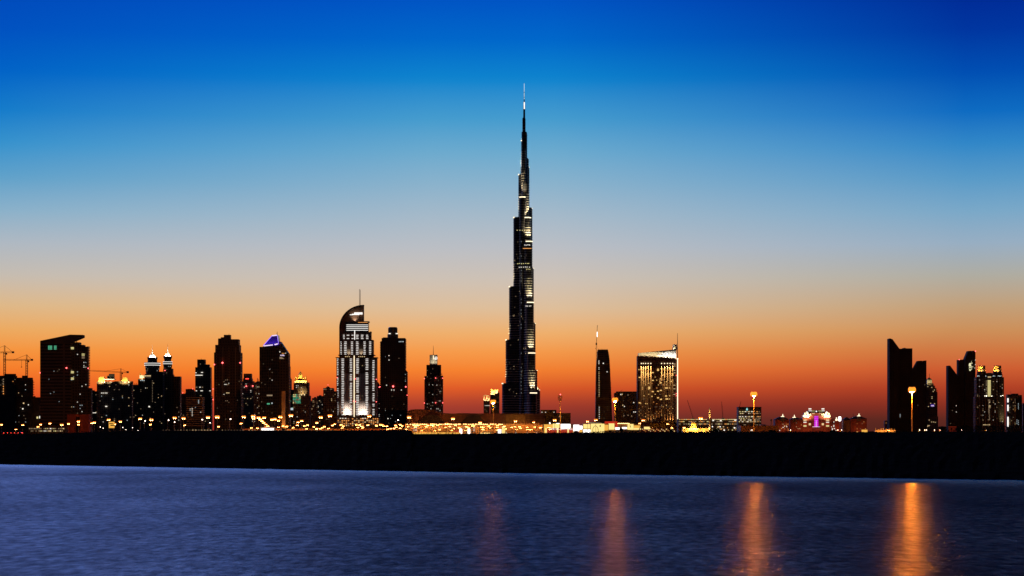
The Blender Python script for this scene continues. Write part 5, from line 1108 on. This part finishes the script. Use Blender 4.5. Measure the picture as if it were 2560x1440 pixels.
# ------------------------------------------------------------------ masts, lamps, signs and cars
def high_mast(label, xc, yl, D, k=0):
    B = Bld('high_mast_lamp', label, 'street lamp', D, xc, 'tall lamp masts'); X0 = B.X(xc); z = B.Z(yl)
    MB().tube((X0, D, G), (X0, D, z - .5), .42, 10, .22).build('pole', m_steel, B.root)
    mb = MB(); n = 16
    for i in range(n):
        a, b = 2 * math.pi * i / n, 2 * math.pi * (i + 1) / n
        mb.tube((X0 + 1.0 * math.cos(a), D + 1.0 * math.sin(a), z), (X0 + 1.0 * math.cos(b), D + 1.0 * math.sin(b), z), .14, 5)
        if i % 4 == 0: mb.tube((X0, D, z), (X0 + 1.0 * math.cos(a), D + 1.0 * math.sin(a), z), .1, 5)
    mb.build('head_ring', m_steel, B.root)
    for i in range(8):
        a = 2 * math.pi * i / 8 + .2; x, y = X0 + 1.8 * math.cos(a), D + 1.8 * math.sin(a)
        MB().lathe(x, y, [(.2, z - 1.3), (.9, z - .9), (1.05, z + .2), (.8, z + 1.4), (.15, z + 2.1)], 8).build('halo_bowl', e_halo, B.root)  # added glowing bowls that imitate an orange halo round the lamps
        x, y = X0 + .7 * math.cos(a), D + .7 * math.sin(a)
        MB().lathe(x, y, [(.12, z - 1.7), (.34, z - 1.5), (.34, z - 1.0), (.2, z - .9)], 8).build('lamp_head', e_mast[k], B.root)
high_mast('tall sodium lamp mast in front of the lit-topped blocks, left of the tallest tower', 1232.8, 1005, 2050, 0)
high_mast('tall sodium lamp mast beside the foot of the unfinished skyscraper', 1537.6, 1000, 1900, 1)
high_mast('tall sodium lamp mast in front of the office with teal sign', 1884.5, 986, 1650, 2)
high_mast('tallest, brightest sodium lamp mast before the leftmost fin-topped towers', 2280, 975, 1450, 3)

B = Bld('telecom_mast', 'slim telecom mast with panel antennas and red top light before the mall', 'mast', 1900, 1400)
B.mast('pole', m_steel, 1400, 1084, 988, .5, 0, .3); mb = MB(); X0 = B.X(1400); y0 = 1900
for sx_, in ((-4.6,), (-2.3,), (2.3,), (4.6,)): B.box(mb, 1400 + sx_ - .7, 1400 + sx_ + .7, 987 if abs(sx_) < 4 else 990, 996, -.8, .5)
for sx_ in (-4.2, -2, 2, 3.6): B.box(mb, 1400 + sx_ - .6, 1400 + sx_ + .6, 996.6, 1002, -.8, .5)
for y in (989, 994, 1000): B.box(mb, 1394.8, 1405.2, y - .25, y + .25, -.3, .4)
mb.build('antenna_panels', m_steel, B.root); B.beacon(1401, 986.4, 0, .55)

ZONES = [(-60, 66, 'below the unfinished shell'), (66, 166, 'over the low parking block'), (166, 225, 'before the rust red block'), (225, 345, 'below the golden-roofed tower'), (345, 452, 'below the twin domed towers'), (452, 534, 'below the ledged office'),
 (534, 604, 'below the largest black tower'), (604, 650, 'below the shouldered tower'), (650, 704, 'below the purple-roofed tower'), (704, 733, 'beside the sodium-lit pylon'), (733, 778, 'below the yellow-crowned tower'), (778, 838, 'just left of the curved-top hotel'), (838, 950, 'before the curved-top hotel podium'),
 (950, 1020, 'below the round-topped tower'), (1020, 1110, 'before the wavy roof, left half'), (1110, 1200, 'before the wavy roof, right half'), (1200, 1262, 'below the two lit-topped blocks'), (1262, 1352, 'below the tallest tower'), (1352, 1436, 'by the white mall lettering'), (1436, 1535, 'by the arched entrance hall'), (1535, 1700, 'before the beam-lit hotel'), (1700, 1850, 'by the golden mosque'), (1850, 2180, 'below the palace and gabled blocks'), (2180, 2368, 'at the foot of the tallest fin-topped pair'), (2368, 2640, 'below the shorter fin-topped pair and crowned hotel')]
LAMPS = []   # x, y, kind (s small, b big, w white)
def a_(sc, x0, y0, lst):
    for q in lst: LAMPS.append((x0 + q[0] / sc, y0 + q[1] / sc, q[2] if len(q) > 2 else 's'))
a_(4.646, 0, 800, [(17, 1215), (185, 1270), (265, 1220), (443, 1240), (472, 1212), (580, 1200), (717, 1217, 'b'), (796, 1205), (912, 1178), (912, 1213), (1068, 1198), (1096, 1190), (1262, 1160), (1160, 1242, 'w'), (1193, 1255, 'w'), (1335, 1210), (1397, 1180), (1420, 1245, 'w'), (1456, 1272, 'w'), (1535, 1248, 'w'), (1598, 1282, 'w'), (1628, 1148), (1677, 1168, 'w'), (1758, 1160, 'b'), (1746, 1213), (1948, 1160, 'w'), (2028, 1138), (2020, 1183, 'w'), (2132, 1142), (2146, 1222)])
a_(4.645, 420, 800, [(388, 1153, 'w'), (465, 1131), (480, 1190, 'w'), (571, 1126, 'b'), (588, 1237), (715, 1146, 'w'), (850, 1200), (880, 1126), (968, 1252), (990, 1118, 'b'), (994, 1142), (1052, 1135, 'b'), (1070, 1152), (1092, 1172), (1112, 1192), (1137, 1212), (1160, 1230), (1117, 1135), (1208, 1155), (1240, 1150), (1283, 1167), (1305, 1125), (1427, 1110, 'b'), (1382, 1230), (1453, 1250), (1510, 1187), (1553, 1172), (1610, 1262), (1693, 1240), (1728, 1192), (1773, 1130), (1770, 1262), (1725, 1268), (1880, 1113, 'b'), (1863, 1258), (1815, 1237)])
a_(3.5125, 800, 700, [(433, 1195, 'b'), (130, 1265), (185, 1270), (205, 1282), (195, 1300), (318, 1270), (350, 1270), (362, 1284), (372, 1300), (495, 1275), (530, 1270), (545, 1272), (587, 1283), (663, 1275), (703, 1270), (703, 1300), (678, 1228, 'w'), (783, 1205, 'b')])
a_(6.4, 1000, 900, [(345, 1130), (555, 1130), (225, 1042), (255, 1046), (290, 1045), (505, 1045), (530, 1050), (600, 1040), (745, 1020, 'b'), (848, 940, 'b'), (830, 1125), (795, 1060), (888, 1045), (1050, 1125), (1060, 1065), (1085, 1075), (1160, 1052), (1282, 1000, 'b'), (1335, 1115), (1300, 1070), (1330, 1076), (1420, 1055), (1555, 1075), (1550, 1120), (1665, 1060), (1790, 1075), (1848, 978, 'b'), (1862, 1110), (1912, 1065), (2035, 1075), (2078, 1115), (2140, 995), (2155, 1070), (2255, 1080), (2380, 1075), (2475, 962, 'b'), (2400, 1112)])
a_(4.3625, 1360, 780, [(475, 1192), (565, 1178, 'b'), (1082, 1180), (1045, 1215), (1350, 1220), (1708, 1160, 'b'), (1530, 1260), (1395, 1262), (870, 1265), (895, 1268), (1190, 1262), (1225, 1260)])
a_(4.571, 1660, 940, [(230, 590), (1000, 622, 'w'), (1440, 628, 'w'), (1982, 638, 'w'), (2024, 634, 'w')])
a_(4.965, 2160, 820, [(305, 1300), (770, 1292, 'w'), (748, 1294, 'w'), (870, 1291, 'w'), (940, 1290, 'w'), (1205, 1285, 'w'), (1513, 1286, 'w'), (685, 1296, 'w')])
rl = random.Random(21)
for x0, x1, n in ((640, 730, 6), (735, 838, 7), (845, 945, 7), (952, 1026, 8), (1030, 1256, 12), (1262, 1352, 6)):
    for i in range(n): LAMPS.append((x0 + (x1 - x0) * (i + rl.uniform(.1, .9)) / n, rl.uniform(1062, 1074), 's'))  # extra lamps at random places, added to thicken the band of lights
def lamp_proto(kind):
    """street lamp 12 m tall: tapered pole, two arms, two lamp heads"""
    root = empty('street_lamp', 'street lamp', 'street lamp', (0, 0, 0))
    MB().tube((0, 0, 0), (0, 0, 11.8), .16, 8, .09).build('pole', m_pole, root)
    sides = (-1, 1) if kind != 'w' else (1,)
    for s_ in sides:
        mb = MB(); P = [(0, 0, 11.2), (.2 * s_, 0, 11.7), (.5 * s_, 0, 12.0)]
        for p, q in zip(P, P[1:]): mb.tube(p, q, .07, 5)
        mb.build('arm', m_pole, root)
        rb = .78 if kind == 'b' else .66
        if kind != 'w':
            h = MB(); h.lathe(.62 * s_, 0, [(.3, 12.75), (rb * .8, 12.6), (rb, 12.2), (rb * .9, 11.85), (.3, 11.8)][::-1], 10); h.build('lamp_halo', e_glow, root)  # added glowing shell over the head, an orange halo given as emission
        h = MB(); h.lathe(.62 * s_, 0, [(.1, 11.5), (.22 if kind != 'w' else .42, 11.58), (.22 if kind != 'w' else .46, 11.78), (.1, 11.84 if kind != 'w' else 12.1)], 8)
        h.build('lamp_head', e_wl if kind == 'w' else e_sod, root)
    return root
PROTO = {}
def place_lamp(x, y, kind):
    if 838 < x < 950: D = 4200.0
    elif 1020 < x < 1362: D = (3568.0 if x < 1256 else 3525.0) + random.uniform(-6, 6)
    elif 1362 <= x < 1700: D = 3380.0
    elif 650 < x < 730: D = 2600.0
    elif kind == 'b': D = 1850.0
    elif kind == 'w' and x > 1850: D = 1500.0
    else: D = 2250.0
    if kind == 'b' and 1020 < x < 1700: D = 2600.0
    if 604 < x < 838: D = 2600.0 if kind == 's' else 2400.0
    ht = max(7.0, pz(y, D) - G); sc = ht / 12.0
    first = kind not in PROTO
    if first: PROTO[kind] = lamp_proto(kind)
    src = PROTO[kind]; r = src
    if not first:
        r = src.copy(); COL.objects.link(r)
        for c in src.children:
            d = c.copy(); COL.objects.link(d); d.parent = r
    r.location = (px(x, D), D, G); w = max(sc, (.9 if kind == 'w' else 1.22) * D / 2400 * (1.3 if kind == 'b' else 1.0))
    r.scale = (w, w, sc); r.rotation_euler = (0, 0, 0)
    return r
ORD = ['first', 'second', 'third', 'fourth', 'fifth', 'sixth', 'seventh', 'eighth', 'ninth', 'tenth', 'eleventh', 'twelfth', 'thirteenth', 'fourteenth', 'fifteenth', 'sixteenth', 'seventeenth', 'eighteenth', 'nineteenth', 'twentieth', 'twenty-first', 'twenty-second', 'twenty-third', 'twenty-fourth', 'twenty-fifth', 'twenty-sixth', 'twenty-seventh', 'twenty-eighth', 'twenty-ninth', 'thirtieth', 'thirty-first', 'thirty-second', 'thirty-third', 'thirty-fourth', 'thirty-fifth']
LAMPS.sort()
for za, zb, ztext in ZONES:
    inz = [l for l in LAMPS if za <= l[0] < zb]
    for kind, text in (('b', 'big bright street lamp'), ('s', 'small orange street lamp'), ('w', 'small white street lamp')):
        ks = [l for l in inz if l[2] == kind]
        for i, l in enumerate(ks):
            r = place_lamp(*l); r['group'] = 'street lamps along the highway'
            r['label'] = ('only ' + text + ' ' + ztext) if len(ks) == 1 else '%s %s from the left %s' % (ORD[i], text, ztext)

B = Bld('billboard', 'orange lit roadside billboard below the golden-roofed tower', 'billboard', 2100, 279)
B.part('panel', e_panelo, [(272, 286, 1054.5, 1070, 0, 1)]); B.part('printed_band', m_screen, [(273, 283, 1058, 1060, -.3, .3), (276, 285, 1062, 1064.6, -.3, .3)]); B.part('post', m_pole, [(274, 275, 1070, None, .2, .6)]); B.part('post', m_pole, [(283, 284, 1070, None, .2, .6)])

def gantry():
    B = Bld('sign_gantry', 'arched road gantry with dark sign panels before the beam-lit hotel', 'road sign', 2400, 1650); mb = MB()
    pts = [(1596.5, None), (1597, 1078), (1599, 1071.5), (1602, 1067), (1607, 1064.4), (1613, 1063.6), (1680, 1064), (1690, 1065), (1695, 1069), (1698, 1076), (1699, None)]
    w = [(B.X(x), 2400, G if y is None else B.Z(y)) for x, y in pts]
    for a, b in zip(w, w[1:]): mb.tube(a, b, .42, 7)
    mb.build('frame', m_steel, B.root)
    for x0, x1, yt, yb in ((1624.2, 1648.6, 1058, 1070), (1649.4, 1664.6, 1057.6, 1070), (1652, 1664, 1051, 1057), (1671, 1687.4, 1060, 1066), (1674, 1685, 1053, 1058.8)):
        p = B.part('sign_panel', m_screen, [(x0, x1, yt, yb, -1.4, .5)])
        mb = MB(); rn = random.Random(int(x0))
        for r_ in range(2):
            x = x0 + 2
            while x < x1 - 3:
                d = rn.uniform(.8, 2.2); y = yt + (yb - yt) * (.32 + .36 * r_); B.box(mb, x, x + d, y - .4, y + .4, -1.55, .1); x += d + .7
        t = mb.build('sign_marks', mat('grey_sign_paint', (.25, .25, .24), .7), B.root)
gantry()

# parapet of the shore road with its marker lights
B = Bld('shore_road_parapet', 'long low concrete parapet of the shore road with a line of tiny marker lights', 'barrier', 1300, 520)
mb = MB(); xs = list(range(-60, 1030, 30))
for a, b in zip(xs, xs[1:]):
    ya, yb = [crest_row(x) - 1.6 for x in (a, b)]
    mb.add([(px(a, 1300), 1300, G), (px(b, 1300), 1300, G), (px(b, 1300), 1300.5, G), (px(a, 1300), 1300.5, G), (px(a, 1300), 1300, pz(ya, 1300)), (px(b, 1300), 1300, pz(yb, 1300)), (px(b, 1300), 1300.5, pz(yb, 1300)), (px(a, 1300), 1300.5, pz(ya, 1300))], [(0, 3, 2, 1), (4, 5, 6, 7), (0, 1, 5, 4), (1, 2, 6, 5), (2, 3, 7, 6), (3, 0, 4, 7)])
mb.build('parapet', mat('parapet_concrete', (.28, .15, .12), .8), B.root)
for i in range(58):
    x = 408 + i * 7.4; 
    if random.random() < .85: B.win(x, crest_row(x) - 2.0, 1.3 if not 480 < x < 530 else 3.2, .9, w_dim if random.random() < .6 else w_warm, -.4, 'marker_light')
B = Bld('boundary_wall', 'long low boundary wall glowing red and amber at street level left of the wavy-roofed mall', 'wall', 2640, 820)
B.part('wall', m_sand, [(606, 1018, 1071.5, None, 0, 3)]); B.part('coping', m_roof, [(605, 1019, 1070.6, 1071.6, -.6, 5)])
for i in range(38): B.spot((611 + i * 10.8 + random.uniform(-3, 3), 1083, -7), (611 + i * 10.8, 1076, 0), random.uniform(60, 900), random.choice(((1, .22, .03), (1, .10, .015), (1, .30, .05))), 115, .9)  # spots added to make the wall glow along the street
B = Bld('lit_underpass', 'glaring low strip of lit underpass at the foot of the purple-roofed tower', 'underpass', 2550, 670)
B.part('portal', m_sand, [(650, 688, 1068, None, 2, 14)]); B.part('light_strip', e_panelw, [(654, 684, 1070.6, 1076, 0, 1.5)])

def car(x, D, label, face, colour):
    r = empty('parked_car', label, 'car', (px(x, D), D, pz(crest_row(x) - 2.0, D) + 0), 'cars queueing on the shore road'); z = r.location.z - .1; X0 = r.location.x
    b = MB(); b.extrude_y([(X0 - 2.2, z + .35), (X0 + 2.2, z + .35), (X0 + 2.25, z + .8), (X0 + 1.5, z + .95), (X0 + .9, z + 1.45), (X0 - 1.0, z + 1.45), (X0 - 1.7, z + .95), (X0 - 2.25, z + .85)], D - .85, D + .85); b.build('body', colour, r)
    for sx_ in (-1.35, 1.35):
        for sy in (-.8, .8):
            w = MB(); w.tube((X0 + sx_, D + sy - .12, z + .33), (X0 + sx_, D + sy + .12, z + .33), .33, 10); w.build('wheel', m_screen, r)
    w = MB(); w.box(X0 - .9, X0 + .8, D - .88, D - .84, z + .98, z + 1.36); w.build('window', m_screen, r)
    for sy in (-.6, .6): t = MB(); t.box(X0 + 2.2, X0 + 2.3, D + sy - .2, D + sy + .2, z + .62, z + .82); t.box(X0 + 1.9, X0 + 2.24, D + sy * 1.42 - .1, D + sy * 1.42 + .1, z + .62, z + .82); t.build('tail_light', e_tail, r)
cols = [mat('red_car_paint', (.35, .03, .02), .3), mat('grey_car_paint', (.2, .2, .2), .3), mat('dark_car_paint', (.05, .05, .06), .3)]
for i, x in enumerate((2, 11, 20, 29, 38, 47)):
    car(x, 1296, '%s car from the left in the tail-lit queue on the shore road' % ORD[i], 1, cols[i % 3])
